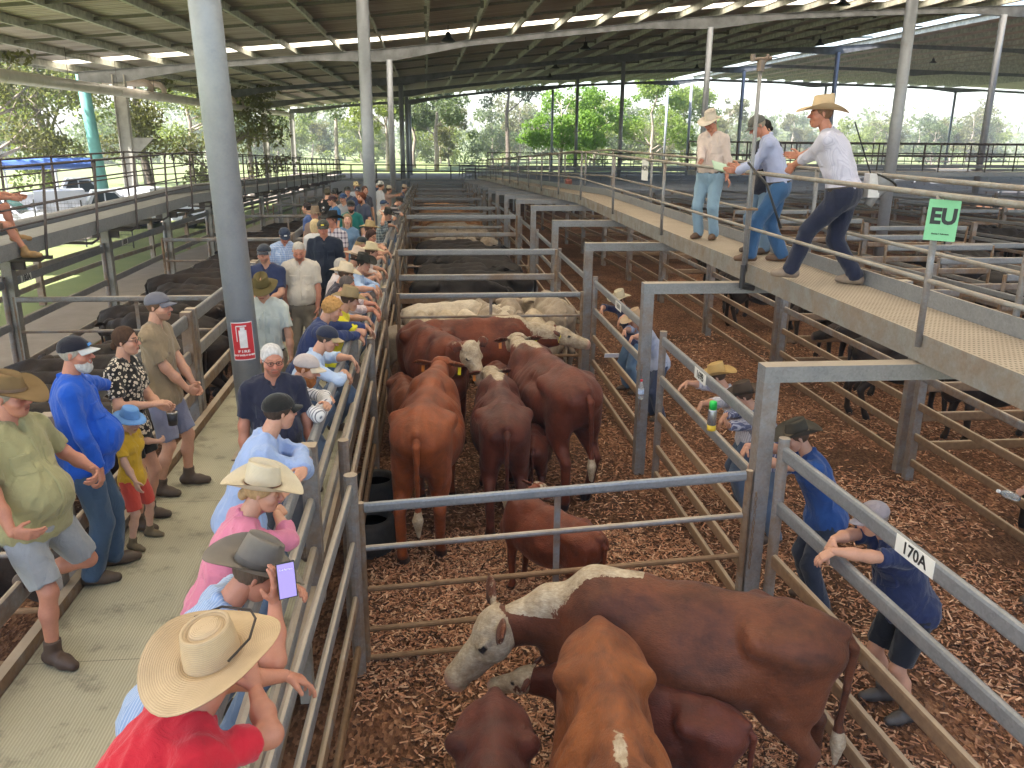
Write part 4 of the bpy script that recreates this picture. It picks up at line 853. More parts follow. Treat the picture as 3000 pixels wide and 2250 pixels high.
# ---------------------------------------------------------------- roof
RX = [-19, -1.9, 16, 35.5]; RZ = [2.95, 4.45, 6.3, 7.45]; RX2 = [38.5, 56, 78, 100]; RZ2 = [7.75, 7.45, 7.0, 6.2]
def rz(x): return float(np.interp(x, RX, RZ)+.25*math.sin(math.pi*min(1, max(0, (x+1.9)/37.4)))*.6) if x < 37 else float(np.interp(x, RX2, RZ2))
def roofm():
    b = NB('roof_sheeting', .6, .15); w = b.n('ShaderNodeNewGeometry').outputs['Position']; sp = b.n('ShaderNodeSeparateXYZ'); b.l(w, sp.inputs[0])
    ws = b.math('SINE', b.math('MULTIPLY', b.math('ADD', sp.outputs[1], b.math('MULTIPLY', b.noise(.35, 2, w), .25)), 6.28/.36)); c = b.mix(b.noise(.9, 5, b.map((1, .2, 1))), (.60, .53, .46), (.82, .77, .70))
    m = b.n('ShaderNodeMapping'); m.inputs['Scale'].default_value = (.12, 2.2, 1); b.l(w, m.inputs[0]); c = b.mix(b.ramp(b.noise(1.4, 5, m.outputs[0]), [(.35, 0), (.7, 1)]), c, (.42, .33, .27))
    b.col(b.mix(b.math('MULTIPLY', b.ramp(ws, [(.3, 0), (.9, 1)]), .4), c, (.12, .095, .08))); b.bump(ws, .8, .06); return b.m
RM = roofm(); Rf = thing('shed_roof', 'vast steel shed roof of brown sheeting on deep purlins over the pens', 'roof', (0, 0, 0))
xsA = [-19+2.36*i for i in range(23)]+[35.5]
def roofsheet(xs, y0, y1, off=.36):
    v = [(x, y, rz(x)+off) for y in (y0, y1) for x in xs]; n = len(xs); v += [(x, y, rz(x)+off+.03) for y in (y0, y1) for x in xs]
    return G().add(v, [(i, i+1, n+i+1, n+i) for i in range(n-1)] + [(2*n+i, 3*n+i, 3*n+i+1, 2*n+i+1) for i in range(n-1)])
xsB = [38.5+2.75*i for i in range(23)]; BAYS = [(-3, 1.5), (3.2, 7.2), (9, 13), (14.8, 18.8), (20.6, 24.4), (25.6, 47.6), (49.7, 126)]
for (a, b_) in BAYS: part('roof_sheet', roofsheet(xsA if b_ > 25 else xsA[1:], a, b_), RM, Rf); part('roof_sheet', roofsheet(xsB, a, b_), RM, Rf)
pm = plain('purlin_steel', (.56, .56, .50), .6, .3, .3, 3)
def cz(g, x, y0, y1, h=.32, f=.10, z=0):  # C section purlin
    z0 = rz(x)+.02; g.box((x-.004, y0, z0), (x+.004, y1, z0+h)); g.box((x+.0045, y0, z0), (x+f, y1, z0+.008)); g.box((x-f, y0, z0+h-.008), (x-.0045, y1, z0+h))
for x in xsA[:-1]+xsB[:15]: 
    g = G(); cz(g, x+.3, -3 if x > -17 else 25, 126); part('purlin', g, pm, Rf)
g = G()
for y in [26.5, 29.5, 33.5, 38, 43, 55, 62, 69, 80, 88]:
    for i in range(len(xsA)-1):
        xa, xb = xsA[i]+.3, xsA[i+1]+.3; g.add([(xa+.02, y-.03, rz(xa)+.12), (xb-.02, y-.03, rz(xb)+.12), (xb-.02, y+.03, rz(xb)+.12), (xa+.02, y+.03, rz(xa)+.12), (xa+.02, y, rz(xa)+.24), (xb-.02, y, rz(xb)+.24)], [(0, 1, 2, 3), (0, 4, 5, 1), (2, 5, 4, 3)])
        g.box((xa-.14, y-.10, rz(xa)+.05), (xa-.01, y+.10, rz(xa)+.33))
part('bridging', g, plain('bridging_steel', (.20, .19, .17), .7, .2), Rf); part('fascia', G().box((-19.15, 25, 2.95), (-19.05, 126, 3.45)), pm, Rf)
clr = NB('clear_roof_panel', .4); clr.b.inputs['Transmission Weight'].default_value = 0; clr.col((.8, .82, .8)); 
tr = clr.n('ShaderNodeBsdfTranslucent'); tr.inputs[0].default_value = (.85, .80, .70, 1); tp = clr.n('ShaderNodeBsdfTransparent'); mx = clr.n('ShaderNodeMixShader'); mx.inputs[0].default_value = .04; clr.l(tr.outputs[0], mx.inputs[1]); clr.l(tp.outputs[0], mx.inputs[2]); clr.l(mx.outputs[0], clr.t.nodes['Material Output'].inputs[0]); CLR = clr.m
for (a, b_) in ((1.5, 3.2), (7.2, 9), (13, 14.8), (18.8, 20.6), (24.4, 25.6), (47.6, 49.7)): part('skylight_and_fill_strip', roofsheet(xsA if b_ > 25 else xsA[1:], a+.002, b_-.002, .37), CLR, Rf)  # all but the last strip are unseen additions to light the near pens
@memo
def beamm(): return plain('dark_steel_beam', (.14, .145, .155), .55, .4, .35, 2)
ra = ['rafter', 'first visible', 'second visible', 'third visible', 'fourth visible']
for i, y in enumerate([25, 50, 74.5, 98, 124]):
    P = thing('rafter', 'long curved steel rafter with haunches crossing the shed, '+ords[i]+' from the front', 'roof beam', (0, y, 0), 0, 'roof rafters crossing the shed'); xs = [-18.5+.9*j for j in range(131)]; up, lo = [], []
    cols = [-16.5, -1.9, 16.3, 35.3, 56, 78]
    for x in xs:
        hd = max(0, 1-min(abs(x-c) for c in cols)/4.2)*.38; t = (np.interp(x, [35, 39], [rz(35), rz(39)]) if 35 < x < 39 else rz(x)); up.append((x, t-.01)); lo.append((x, t-.34-hd))
    n = len(xs); g = G()
    for yo in (-.09, .09): g.add([(x, yo*.15, z) for x, z in up]+[(x, yo*.15, z) for x, z in lo], [(j, j+1, n+j+1, n+j) for j in range(n-1)])
    for L_, o in ((up, -.02), (lo, .02)): g.add([(x, yy, z+oo) for yy, oo in ((-.10, 0), (.10, 0), (.10, o), (-.10, o)) for x, z in L_], [(a*n+j, a*n+j+1, ((a+1) % 4)*n+j+1, ((a+1) % 4)*n+j) for a in range(4) for j in range(n-1)])
    part('web', g, beamm(), P)
def pole(label, x, y, zb, zt, r, mat=None, name='roof_pole'):
    P = thing(name, label, 'steel pole', (x, y, zb), 0, 'round steel poles holding up the shed roof'); part('shaft', G().tube([(0, 0, 0), (0, 0, zt-zb)], r, 24), mat or galv(2, .03), P, True); part('base_plate', G().box((-r*1.5, -r*1.5, 0), (r*1.5, r*1.5, .02)), galv(0, .5), P); return P
nm = ['thick galvanised pole rising from the green mat with a fire extinguisher sign', 'tall pole rising among the crowd at the walkway hand rail', 'slim pole just behind the crowd down the walkway', 'fourth pole down the walkway line', 'fifth pole down the walkway line', 'sixth and farthest pole down the walkway line']
big = pole(nm[0], -1.81, 8.38, -3.2, 5.0, .142, galv(2, .0)); big.rotation_euler = (-.008, -.031, 0)
for i, (x, y) in enumerate([(-1.62, 25), (-1.9, 50), (-1.95, 74.5), (-2.0, 98), (-2.1, 124)]): pole(nm[i+1], x, y, GZ+sl(y), rz(x)-.6, .17 if i < 2 else .2)
for i, (x, y) in enumerate([(14.0, 25), (16.2, 50), (16.8, 74.5), (17, 98), (18, 124)]): pole(ords[i]+' pole from the front in the row right of the catwalk', x, y, GZ+sl(y), rz(x)-.6, .17)
for i, (x, y) in enumerate([(33.7, 50), (35.6, 74.5), (36, 98), (38, 124)]): pole(ords[i]+' pole from the front in the row under the roof ridge', x, y, GZ+sl(y), rz(min(x, 35.4))-.5, .20)
for i, (x, y) in enumerate([(55, 98), (58, 124), (78, 124), (36.5, 131)]): pole(ords[i]+' distant pole at the far right end of the shed', x, y, GZ+sl(y), rz(x)-.5 if x > 39 else 6.7, .18)
for i, (x, y) in enumerate([(-16.4, 50), (-16.4, 74.5), (-17.4, 98), (-18.3, 124)]):
    P = thing('eave_column', 'pale I shaped steel column at the left eave, '+ords[i]+' from the front', 'column', (x, y, GZ+sl(y)), 0, 'steel columns along the left eave'); h = rz(x)-.3-GZ-sl(y)
    part('flange', G().box((-.32, -.20, 0), (-.29, .20, h)).box((.29, -.20, 0), (.32, .20, h)), plain('pale_steel', (.30, .29, .26), .7, .1, .2, 2), P); part('web', G().box((-.288, -.012, 0), (.288, .012, h)), plain('pale_steel', (.30, .29, .26), .7, .1, .2, 2), P)
    if i == 0: part('gusset', G().add([(.322, -.02, 4.7), (1.5, -.02, 4.7), (.322, -.02, 3.6), (.322, .02, 4.7), (1.5, .02, 4.7), (.322, .02, 3.6)], [(0, 2, 1), (3, 4, 5), (0, 1, 4, 3), (1, 2, 5, 4)]), plain('pale_steel', (.30, .29, .26), .7, .1, .2, 2), P)
# storm water pipe hanging under the eave
wp = plain('painted_pipe', (.62, .57, .53), .35, 0, .15, 1.2); P = thing('storm_pipe', 'long pale storm water pipe slung under the left eave', 'pipe', (-15.2, 20, 0)); py = [0, 10, 20, 30, 40, 55, 80]; pz = lambda y: 1.86-(y-30)*.0
part('pipe', G().tube([(-.0, y, pz(y)) for y in py], .24, 18), wp, P, True)
for y in [8+3.0*i for i in range(18)]: part('joint_ring', G().tube([(0, y-.06, pz(y)), (0, y+.06, pz(y))], .256, 16), wp, P)
for y in [14, 20, 26, 32, 40, 50]: part('hanger', G().tube([(0, y, pz(y)+.2), (0, y, rz(-15.2)+.1)], .012, 6), rs, P)
for y in (31.5, 34, 53, 56): part('drop_elbow', G().tube([(-2.6, y, 2.62), (-.5, y, 2.62), (-.2, y, 2.55), (-.02, y, 2.35), (-.02, y, 1.9)], .17, 12), plain('primed_pipe', (.62, .50, .42), .5, 0, .1, 2), P, True)
# fire extinguisher sign bent round the big pole
fs = thing('fire_sign', 'red fire extinguisher sign wrapped on the thick galvanised pole', 'sign', (-1.848, 8.39, -1.98)); fs.rotation_euler = (-.008, -.031, 0); fs.scale = (1, 1, .66); r = .147; A0 = -math.atan2(1.93, 8.45)-math.pi/2+math.pi-math.pi
def cyl(a0, a1, z0, z1, rr, n=12): a = np.linspace(a0, a1, n); return G().add([(rr*math.sin(t), -rr*math.cos(t), z) for z in (z0, z1) for t in a], [(i, i+1, n+i+1, n+i) for i in range(n-1)])
ac = math.atan2(1.93, 8.45)-.05; part('panel', cyl(ac-.74, ac+.74, -.29, .29, r), plain('sign_white', (.75, .72, .72), .4), fs); part('red_field', cyl(ac-.70, ac+.70, -.275, .275, r+.0015), plain('sign_red', (.55, .03, .04), .35, 0, .05), fs)
part('bottle_symbol', cyl(ac-.22, ac+.28, -.10, .17, r+.003).add(np.concatenate(cyl(ac-.12, ac+.18, .17, .215, r+.003).v), cyl(0, 1, 0, 1, 1).f).add(np.concatenate(cyl(ac-.38, ac+.30, .222, .240, r+.003).v), cyl(0, 1, 0, 1, 1).f).add(np.concatenate(cyl(ac-.40, ac-.34, .0, .222, r+.003).v), cyl(0, 1, 0, 1, 1).f), plain('sign_white', (.75, .72, .72), .4), fs)
for ln, z, sz in (('FIRE', -.155, .052), ('EXTINGUISHER', -.212, .032)):
    for i, ch in enumerate(ln):
        a = ac+(i-(len(ln)-1)/2)*.80*sz*(.30 if 0 else 1)*.62/.095*(1.0 if ln == 'FIRE' else .98)/1.0*.30*.62/.30 if 0 else ac+(i-(len(ln)-1)/2)*(.030 if ln == 'FIRE' else .0175)/.147
        text(fs, ch, sz, (.8, .78, .78), frame_m(((r+.002)*math.sin(a), -(r+.002)*math.cos(a), z), (math.cos(a), math.sin(a), 0), (0, 0, 1)), bold=.0015)
# cross walkways
def cross(label, x0, x1, y, zd, dx, n2=1.1):
    P = thing('cross_walkway', label, 'catwalk', (x0, y, 0)); part('deck', G().box((0, 0, zd-.16), (x1-x0, 1.1, zd)), galv(0, .1), P)
    for yo in (0, 1.1):
        for z in (zd+n2, zd+n2*.55): part('rail', G().tube([(0, yo, z), (x1-x0, yo, z)], .03, 6), rs, P)
        for i in range(int((x1-x0)/dx)+1): part('post', G().tube([(i*dx, yo, zd), (i*dx, yo, zd+n2)], .03, 6), rs, P)
cross('far cross walkway with dark rails in front of the right hand tree line', 10.5, 60, 33, -1.35, 2.0); cross('more distant cross walkway seen through the rails on the right', 18, 95, 46, -1.5, 2.4); cross('low cross walkway closing the end of the centre pens', -12, 4.0, 70, -3.6, 2.0); cross('distant cross walkway behind the end of the right catwalk', 5, 60, 70, -2.6, 2.4)
# hanging lamps
for i, (x, y) in enumerate([(1.2, 44), (20.5, 43), (10.5, 58), (11.2, 76), (13, 92), (30, 66), (28, 90), (50, 84)]):
    P = thing('pendant_lamp', ['small dark lamp hanging above the buyers behind the thick pole', 'dark lamp at the bright roof strip right of centre', 'dark lamp hanging between the first two rafters over the centre', 'dark lamp hanging under the second rafter', 'tiny dark lamp near the far end of the centre roof', 'dark lamp hanging near the roof ridge', 'tiny dark lamp past the third rafter on the right', 'small dark lamp under the far right roof'][i], 'lamp', (x, y, rz(x)-.55), 0, 'dark pendant lamps under the roof')
    part('shade', G().lathe([(.36, 0), (.34, .05), (.14, .22), (.12, .4), (.05, .45)], 14), plain('lamp_black', (.02, .02, .022), .5), P, True); part('stem', G().tube([(0, 0, .45), (0, 0, .75)], .02, 6), plain('lamp_black', (.02, .02, .022), .5), P)

for i, y in enumerate([52, 55.5, 59, 63, 67, 72, 78, 84, 91, 99, 108, 118]):
    x0, x1 = (6.4, 52) if i < 5 else (4.5, 70); P = thing('yard_rails', 'long run of pale rails crossing the far right hand yards, %s from the front' % ords[i], 'yard fence', (x0, y, GZ+sl(y)), 0, 'long rail runs crossing the far yards')
    for z in (1.9, 1.45, 1.0): part('rail', G().oval((0, 0, z), (x1-x0, 0, z), .05, .13), galv(2, .1), P)
    for k in range(int((x1-x0)/3.8)+1): part('post', G().box((k*3.8-.06, -.06, 0), (k*3.8+.06, .06, 2.0)), galv(2, .3), P)
# ---------------------------------------------------------------- the people
FL = -3.2
def lean_at(label, y, face=90, x=-1.36, la=None, ra=None, lean=38, pel=(0, -.12, -.03), head=(0, -10), **k):
    """someone leaning on the buyers' rail; la / ra = (x, y, z) wrists in the world"""
    k.setdefault('feet', ((-.13, -.16, 0), (.13, -.08, 0))); k.setdefault('lel', (-1, .1, -.25)); k.setdefault('rel', (1, .1, -.25)); k.setdefault('legs', 'jeans')
    d = k.pop('hd', ((.6, .1, -.8), (.6, .3, -.75))); c = k.pop('cu', .45)
    lean -= 8; x += .27; k['H'] = k.get('H', 1.76)*.955; pel = (pel[0], pel[1], pel[2]-.085)
    if la is None and y > 9 and int(y*7) % 3 == 0: la, ra = (-.80, y-.08, -2.05), (-.84, y+.12, -2.03); d = ((-.1, -.9, 0), (.1, .9, -.1))
    elif la is None and y > 9 and int(y*7) % 3 == 1: la, ra = (-.9, y+.22, -2.12), (-.95, y-.2, -2.2)
    la = la or (-.80, y+.30, -2.03); ra = ra or (-.78, y-.02, -2.03)
    return person(label, (x, y, FL+sl(y)), face, L=dict(w=la, d=d[0], p=(-.5, -.3, -.6), c=c), Rr=dict(w=ra, d=d[1], p=(-.5, .3, -.6), c=c), lean=lean, pel=pel, head=head, **k)
STRAW = dict(c=(.60, .45, .28), straw=True); CREAM = dict(c=(.62, .55, .42), straw=True, band=(.12, .06, .04))
# leaning buyers, from the camera outwards
_p, info = lean_at('leaning person in bright red shirt and wide straw hat nearest the camera', 2.32, 62, -1.28, la=(-.60, 2.94, -2.07), ra=(-.66, 2.70, -1.95), lean=58, pel=(-.02, -.14, .09), head=(-34, 10), shirt=(.55, .018, .035), sleeve='short', lc=(.10, .14, .22),
    hat=dict(c=(.60, .44, .27), straw=True, bw=.136, curl=.055, dip=.03, h=.12, top='tele', tilt=-.02, taper=.14), tone=1, hd=((.75, .35, -.55), (-.3, .5, .75)), g=1.08, H=1.84, rel=(1, .35, -.2), hc=(.12, .09, .07))
# black cord lying on the straw hat
g = G(); T = info['C']+info['Rh']@V3(0, 0, 0); h0 = info['Rh']; cord = [(-.13, .07, .105), (-.08, .15, .100), (.02, .175, .092), (.07, .14, .098), (.115, .05, .100), (.12, -.06, .105)]
g.tube([T+h0@V3(*q) for q in cord], .0045, 6); part('hat_cord', g, leather((.02, .012, .01)), _p)
_p, gh = lean_at('leaning person in grey felt hat and pale blue striped shirt holding a phone', 3.22, 80, -1.34, la=(-.68, 3.6, -2.05), ra=(-.66, 3.16, -1.86), lean=46, head=(-8, -30), shirt=(.26, .36, .58), pat='stripe', c2=(.60, .66, .76), psc=55, sleeve='short', tone=1, 
    hat=dict(c=(.20, .175, .15), bw=.115, curl=.06, dip=.035, h=.125, taper=.18, band=(.10, .09, .08), bandh=.03), hd=((.6, -.6, .2), (.2, -.15, .9)), rel=(.8, .2, -.7), g=1.08, H=1.80, hc=(.10, .07, .05))
P = thing('phone', 'phone with a lilac screen held up by the grey hat buyer', 'phone', (-.60, 3.13, -1.755)); m = frame_m((0, 0, 0), (.93, .36, 0), (-.05, .12, .99)); mm = np.array(m.to_3x3())
part('case', G().box((-.038, -.078, -.009), (.038, .078, 0)).xf(mm), plain('phone_black', (.015, .015, .02), .2), P); e = NB('phone_screen', .2); e.col((.1, .08, .2)); e.b.inputs['Emission Color'].default_value = (.16, .13, .34, 1); e.b.inputs['Emission Strength'].default_value = .5
part('screen', G().box((-.034, -.073, .0002), (.034, .073, .0012)).xf(mm), e.m, P); text(P, 'Find Ferment', .010, (.8, .8, .8), m @ Matrix.Translation((0, .048, .002)))
lean_at('leaning person in pink shirt and cream cowboy hat beside the light blue shirt man', 4.12, 72, -1.35, la=(-.80, 4.86, -2.03), ra=(-.86, 4.36, -2.03), lean=36, head=(18, -14), shirt=(.62, .20, .30), sleeve='roll', female=True, hair='bun', hc=(.40, .26, .13), H=1.72, tone=0,
    hat=dict(c=(.66, .57, .42), straw=True, bw=.115, curl=.07, dip=.03, h=.125, taper=.15, band=(.16, .07, .04), bandh=.012), lc=(.10, .14, .22), hd=((-.2, -.9, .0), (.2, .9, -.1)))
lean_at('leaning person in black cap and light blue shirt with folded arms on the rail', 5.15, 80, -1.40, la=(-.80, 4.98, -2.03), ra=(-.84, 5.32, -2.10), lean=33, head=(-24, -6), shirt=(.32, .42, .68), sleeve='long', cap=dict(c=(.012, .012, .012)), hc=(.06, .04, .03), H=1.82, g=1.1,
    hd=((-.1, -.9, .1), (.1, .9, -.1)), lel=(-.3, 1, -.2), rel=(.8, .5, -.2), tone=0)
lean_at('leaning person in mesh trucker cap, ginger beard and striped shirt', 6.42, 84, -1.42, la=(-.80, 6.28, -2.02), ra=(-.82, 6.36, -2.04), lean=34, head=(14, -16), shirt=(.72, .70, .70), pat='stripe', c2=(.03, .03, .07), psc=42, sleeve='long', cap=dict(c=(.46, .40, .40), front=(.55, .48, .40), vc=(.60, .50, .38)), hair='buzz', hc=(.30, .11, .04), beard='long', g=1.06,
    hd=((.2, -.8, .3), (.3, .6, .1)), lel=(-.8, .7, -.2), rel=(1, .5, -.2))
lean_at('leaning person in navy and tan cap, pale blue shirt, between two others', 7.45, 82, -1.40, la=(-.74, 7.75, -2.03), ra=(-.78, 7.45, -2.08), lean=36, head=(10, -20), shirt=(.40, .50, .70), sleeve='roll', cap=dict(c=(.02, .025, .05), front=(.45, .33, .18), vc=(.45, .33, .18)), hc=(.07, .05, .04))
lean_at('leaning person with curly ginger hair in dark navy shirt', 8.62, 82, -1.48, la=(-.62, 9.02, -2.02), ra=(-.66, 8.92, -2.10), lean=36, head=(8, -22), shirt=(.030, .045, .13), sleeve='long', hair='curly', hc=(.46, .25, .09), H=1.80, g=1.1, hd=((.5, .2, -.5), (.5, .4, -.6)))
lean_at('leaning person in yellow and navy work shirt half hidden behind the curly haired man', 9.15, 84, -1.28, la=(-.70, 9.5, -2.03), ra=(-.70, 9.15, -2.03), lean=30, shirt=(.72, .62, .03), sleeve='short', hat=dict(c=(.30, .22, .12), bw=.10, curl=.03), head=(0, -14))
person('person in dark navy polo with white hair and glasses standing behind the rail crowd', (-1.16, 6.10, FL), 165, shirt=(.020, .022, .045), H=1.70, hc=(.52, .50, .50), glass=True, head=(-6, -8), tone=1, g=1.18, belly=.5, det=.75, lc=(.08, .08, .1), legs='trousers', beard='stubble')
person('person in pale shirt and olive green hat standing beside the thick pole', (-1.72, 8.95, FL), 180, shirt=(.52, .55, .52), H=1.74, tuck=True, legs='trousers', lc=(.24, .20, .14), hat=dict(c=(.13, .10, .04), bw=.085, curl=.01, dip=.03, h=.10), head=(2, -24), hc=(.4, .4, .4), glass=True, det=.85, g=1.05)
person('person in navy tee and dark cap behind the olive hat man', (-2.10, 11.2, FL), 182, shirt=(.025, .035, .09), H=1.78, legs='shorts', lc=(.1, .1, .12), cap=dict(c=(.03, .035, .05)), head=(4, -6), hc=(.5, .5, .5), lh=dict(pos=(-.05, .30, 1.12), dir=(.9, .1, .1)), rh=dict(pos=(.10, .28, 1.10), dir=(-.9, .1, .1)), beard='stubble', g=1.1)
person('person in pale tan shirt with grey hair, hands low, standing in the walkway', (-1.70, 11.45, FL), 176, shirt=(.55, .49, .42), H=1.80, tuck=True, legs='trousers', lc=(.20, .17, .13), hair='buzz', hc=(.42, .38, .34), head=(0, -26), tone=1, g=1.2, belly=.6, rh=dict(pos=(.20, .12, .86)), lh=dict(pos=(-.20, .12, .86)), beard='stubble')
person('person in blue checked shirt and navy cap looking down', (-2.24, 13.6, FL), 170, shirt=(.25, .34, .55), pat='check', c2=(.45, .5, .62), psc=30, H=1.76, cap=dict(c=(.02, .03, .06), badge=(.7, .7, .7)), head=(-6, -30), hc=(.4, .36, .34), tone=1, g=1.1)
person('tall person in dark navy polo with lime collar and yellow badged cap', (-1.60, 13.4, FL), 178, shirt=(.012, .018, .035), H=1.88, cap=dict(c=(.04, .04, .03), badge=(.75, .62, .05)), head=(0, -8), g=1.25, belly=.5, tone=1, legs='shorts', lc=(.02, .02, .03), rh=dict(pos=(.27, .05, .82)))
lean_at('leaning person with short dark hair in pinkish grey shirt', 9.95, 88, -1.40, la=(-.66, 10.30, -2.02), ra=(-.60, 10.12, -2.06), lean=32, head=(20, -16), shirt=(.52, .40, .40), pat='stripe', c2=(.65, .56, .56), psc=45, sleeve='roll', hair='buzz', hc=(.10, .08, .075), tone=1, g=1.12, H=1.8, hd=((.6, -.1, -.8), (.6, -.2, -.8)))
lean_at('leaning person in cream felt hat and dark tee behind the pinkish shirt man', 10.9, 86, -1.48, la=(-.66, 11.35, -2.02), ra=(-.80, 11.0, -2.03), lean=30, head=(6, -14), shirt=(.04, .03, .045), hat=dict(c=(.60, .50, .37), bw=.11, curl=.035, h=.12), tone=0, g=1.1)
lean_at('leaning person in black hat with sunglasses and light blue shirt', 11.8, 90, -1.30, la=(-.72, 11.75, -2.06), ra=(-.74, 11.6, -2.04), lean=30, head=(35, -10), shirt=(.36, .48, .70), sleeve='long', hat=dict(c=(.03, .028, .024), bw=.10, curl=.06), hc=(.05, .04, .03))
lean_at('woman with long grey hair and pale top looking to the right', 12.0, 84, -1.55, lean=22, head=(14, -4), shirt=(.66, .58, .60), hair='bob', hc=(.42, .39, .36), female=True, H=1.66, la=(-.95, 12.4, -2.1), ra=(-.95, 12.0, -2.1))
lean_at('leaning person in pinkish cream hat, face in shade', 12.4, 86, -1.42, lean=26, head=(6, -20), shirt=(.55, .45, .42), hat=dict(c=(.56, .44, .34), bw=.105, curl=.03, h=.12, band=(.2, .15, .1)), H=1.76)
lean_at('leaning person in pale straw hat beside the pinkish cream hat', 12.95, 88, -1.25, lean=28, shirt=(.55, .45, .42), hat=dict(c=(.62, .52, .34), straw=True, bw=.10, curl=.03), la=(-.7, 13.2, -2.05))
lean_at('woman in dark cap with light ponytail at the rail', 14.5, 86, -1.45, lean=22, head=(10, -14), shirt=(.3, .25, .2), cap=dict(c=(.025, .03, .035)), hair='pony', hc=(.40, .28, .14), female=True, H=1.68)
lean_at('young person with dark fringe and glasses in maroon shirt', 15.3, 92, -1.42, la=(-.75, 15.9, -2.05), ra=(-.72, 15.3, -2.05), lean=30, head=(30, -20), shirt=(.22, .07, .10), hair='bob', hc=(.05, .025, .02), glass=True, H=1.74)
lean_at('leaning person in tan straw hat and pale pink shirt behind the maroon shirt', 15.95, 86, -1.42, lean=24, shirt=(.58, .42, .44), hat=dict(c=(.45, .33, .17), straw=True, bw=.10, curl=.03), H=1.78)
person('woman with blonde bob seen from behind', (-2.0, 15.4, FL), 20, shirt=(.6, .58, .58), hair='bob', hc=(.55, .42, .24), female=True, H=1.68, head=(10, 0))
person('person in plaid shirt and black hat looking left', (-1.62, 15.1, FL), 215, shirt=(.55, .50, .54), pat='check', c2=(.05, .03, .07), psc=12, H=1.82, hat=dict(c=(.03, .028, .027), bw=.10, curl=.05), head=(14, 0), tone=1, g=1.2, hc=(.15, .08, .05))
person('woman with tied light brown hair in a denim blue shirt facing the camera', (-1.50, 16.3, FL), 178, shirt=(.14, .24, .38), hair='long', hc=(.26, .18, .11), female=True, H=1.70, head=(-6, 0), tone=3)
person('bearded person in teal shirt and black cap', (-1.60, 18.4, FL), 175, shirt=(.01, .13, .12), cap=dict(c=(.02, .02, .02)), beard=True, hc=(.04, .03, .02), H=1.8, head=(0, -8))
lean_at('leaning person in dark hat and checked shirt propping his head on his hand', 19.2, 96, -1.28, la=(-.75, 19.5, -2.03), ra=(-.95, 18.95, -1.75), lean=30, head=(30, -14), shirt=(.12, .15, .17), pat='check', c2=(.45, .5, .5), psc=16, hat=dict(c=(.035, .033, .03), bw=.075, curl=.02), H=1.76, hd=((.5, 0, -.5), (-.4, .4, .8)))
lean_at('person in cream tee and navy cap with back turned at the rail', 21.5, 60, -1.30, lean=12, head=(-10, 0), shirt=(.55, .52, .46), cap=dict(c=(.02, .04, .09)), hc=(.4, .36, .32))
lean_at('person in black and white striped shirt bending over the rail', 23.5, 90, -1.22, lean=34, shirt=(.03, .025, .03), pat='hstripe', c2=(.5, .45, .45), psc=9, cap=dict(c=(.02, .02, .02)), head=(10, -25))
lean_at('person in dusty pink shirt and pale hat far along the rail', 30.0, 70, -1.5, lean=8, shirt=(.42, .27, .22), hat=dict(c=(.6, .5, .38), bw=.1, curl=.03), H=1.78)
lean_at('farthest leaning person in straw hat with arms over the rail', 33.2, 95, -1.25, lean=30, shirt=(.16, .17, .26), hat=dict(c=(.62, .47, .35), bw=.11, curl=.03), H=1.76)
cg = 'people standing in the crowded far end of the walkway'
far = [('dark haired person in blue tee looking left over the far cattle', -2.45, 18.2, 290, dict(shirt=(.06, .10, .26), hc=(.04, .03, .03), tone=0)), ('person in brown felt hat and grey shirt among the far crowd', -2.14, 16.8, 190, dict(shirt=(.25, .17, .14), hat=dict(c=(.22, .16, .11), bw=.1, curl=.02))),
 ('person in black and white sport shirt seen from behind', -2.45, 21.6, 10, dict(shirt=(.015, .015, .018), pat='blob', c2=(.6, .6, .6), psc=9, hair='buzz', hc=(.08, .07, .05), H=1.84, head=(0, 0))), ('person in maroon cap and blue shirt in profile', -2.15, 20.3, 240, dict(shirt=(.03, .12, .28), cap=dict(c=(.05, .025, .03)))),
 ('person with dark beard and black hat in the far crowd', -2.3, 22.2, 190, dict(shirt=(.1, .09, .08), hat=dict(c=(.03, .03, .03), bw=.09), beard=True, hc=(.03, .02, .02))), ('person in royal blue cap with grey hair', -1.98, 21, 200, dict(shirt=(.3, .3, .32), cap=dict(c=(.02, .05, .14)), hc=(.4, .4, .4))),
 ('person in black cap beside the straw hat in the far crowd', -2.15, 23.8, 170, dict(shirt=(.04, .05, .09), cap=dict(c=(.02, .02, .02)))), ('person in cream straw hat at the back of the crowd', -2.2, 27.4, 180, dict(shirt=(.4, .4, .45), hat=dict(c=(.6, .47, .27), bw=.1, curl=.03))),
 ('person in navy badged cap and navy shirt far down the walkway', -1.85, 23.5, 180, dict(shirt=(.03, .045, .10), cap=dict(c=(.02, .025, .05), badge=(.5, .5, .5)))), ('person with reddish curly hair in grey tee', -1.55, 21.2, 225, dict(shirt=(.06, .07, .11), hair='curly', hc=(.13, .04, .02), beard=True)),
 ('dark haired person beside the tall pole in the far crowd', -1.7, 23.9, 150, dict(shirt=(.05, .05, .07), hc=(.08, .04, .03))), ('person in white hat and white shirt behind the tall pole', -1.5, 28.2, 60, dict(shirt=(.55, .55, .58), hat=dict(c=(.6, .58, .55), bw=.09))), ('person in dark blue shirt farthest along the walkway', -1.8, 31.5, 100, dict(shirt=(.04, .05, .09), hc=(.03, .03, .03)))]
for l, x, y, f, k in far: person(l, (x, y, FL+sl(y)), f, group=cg, **k)
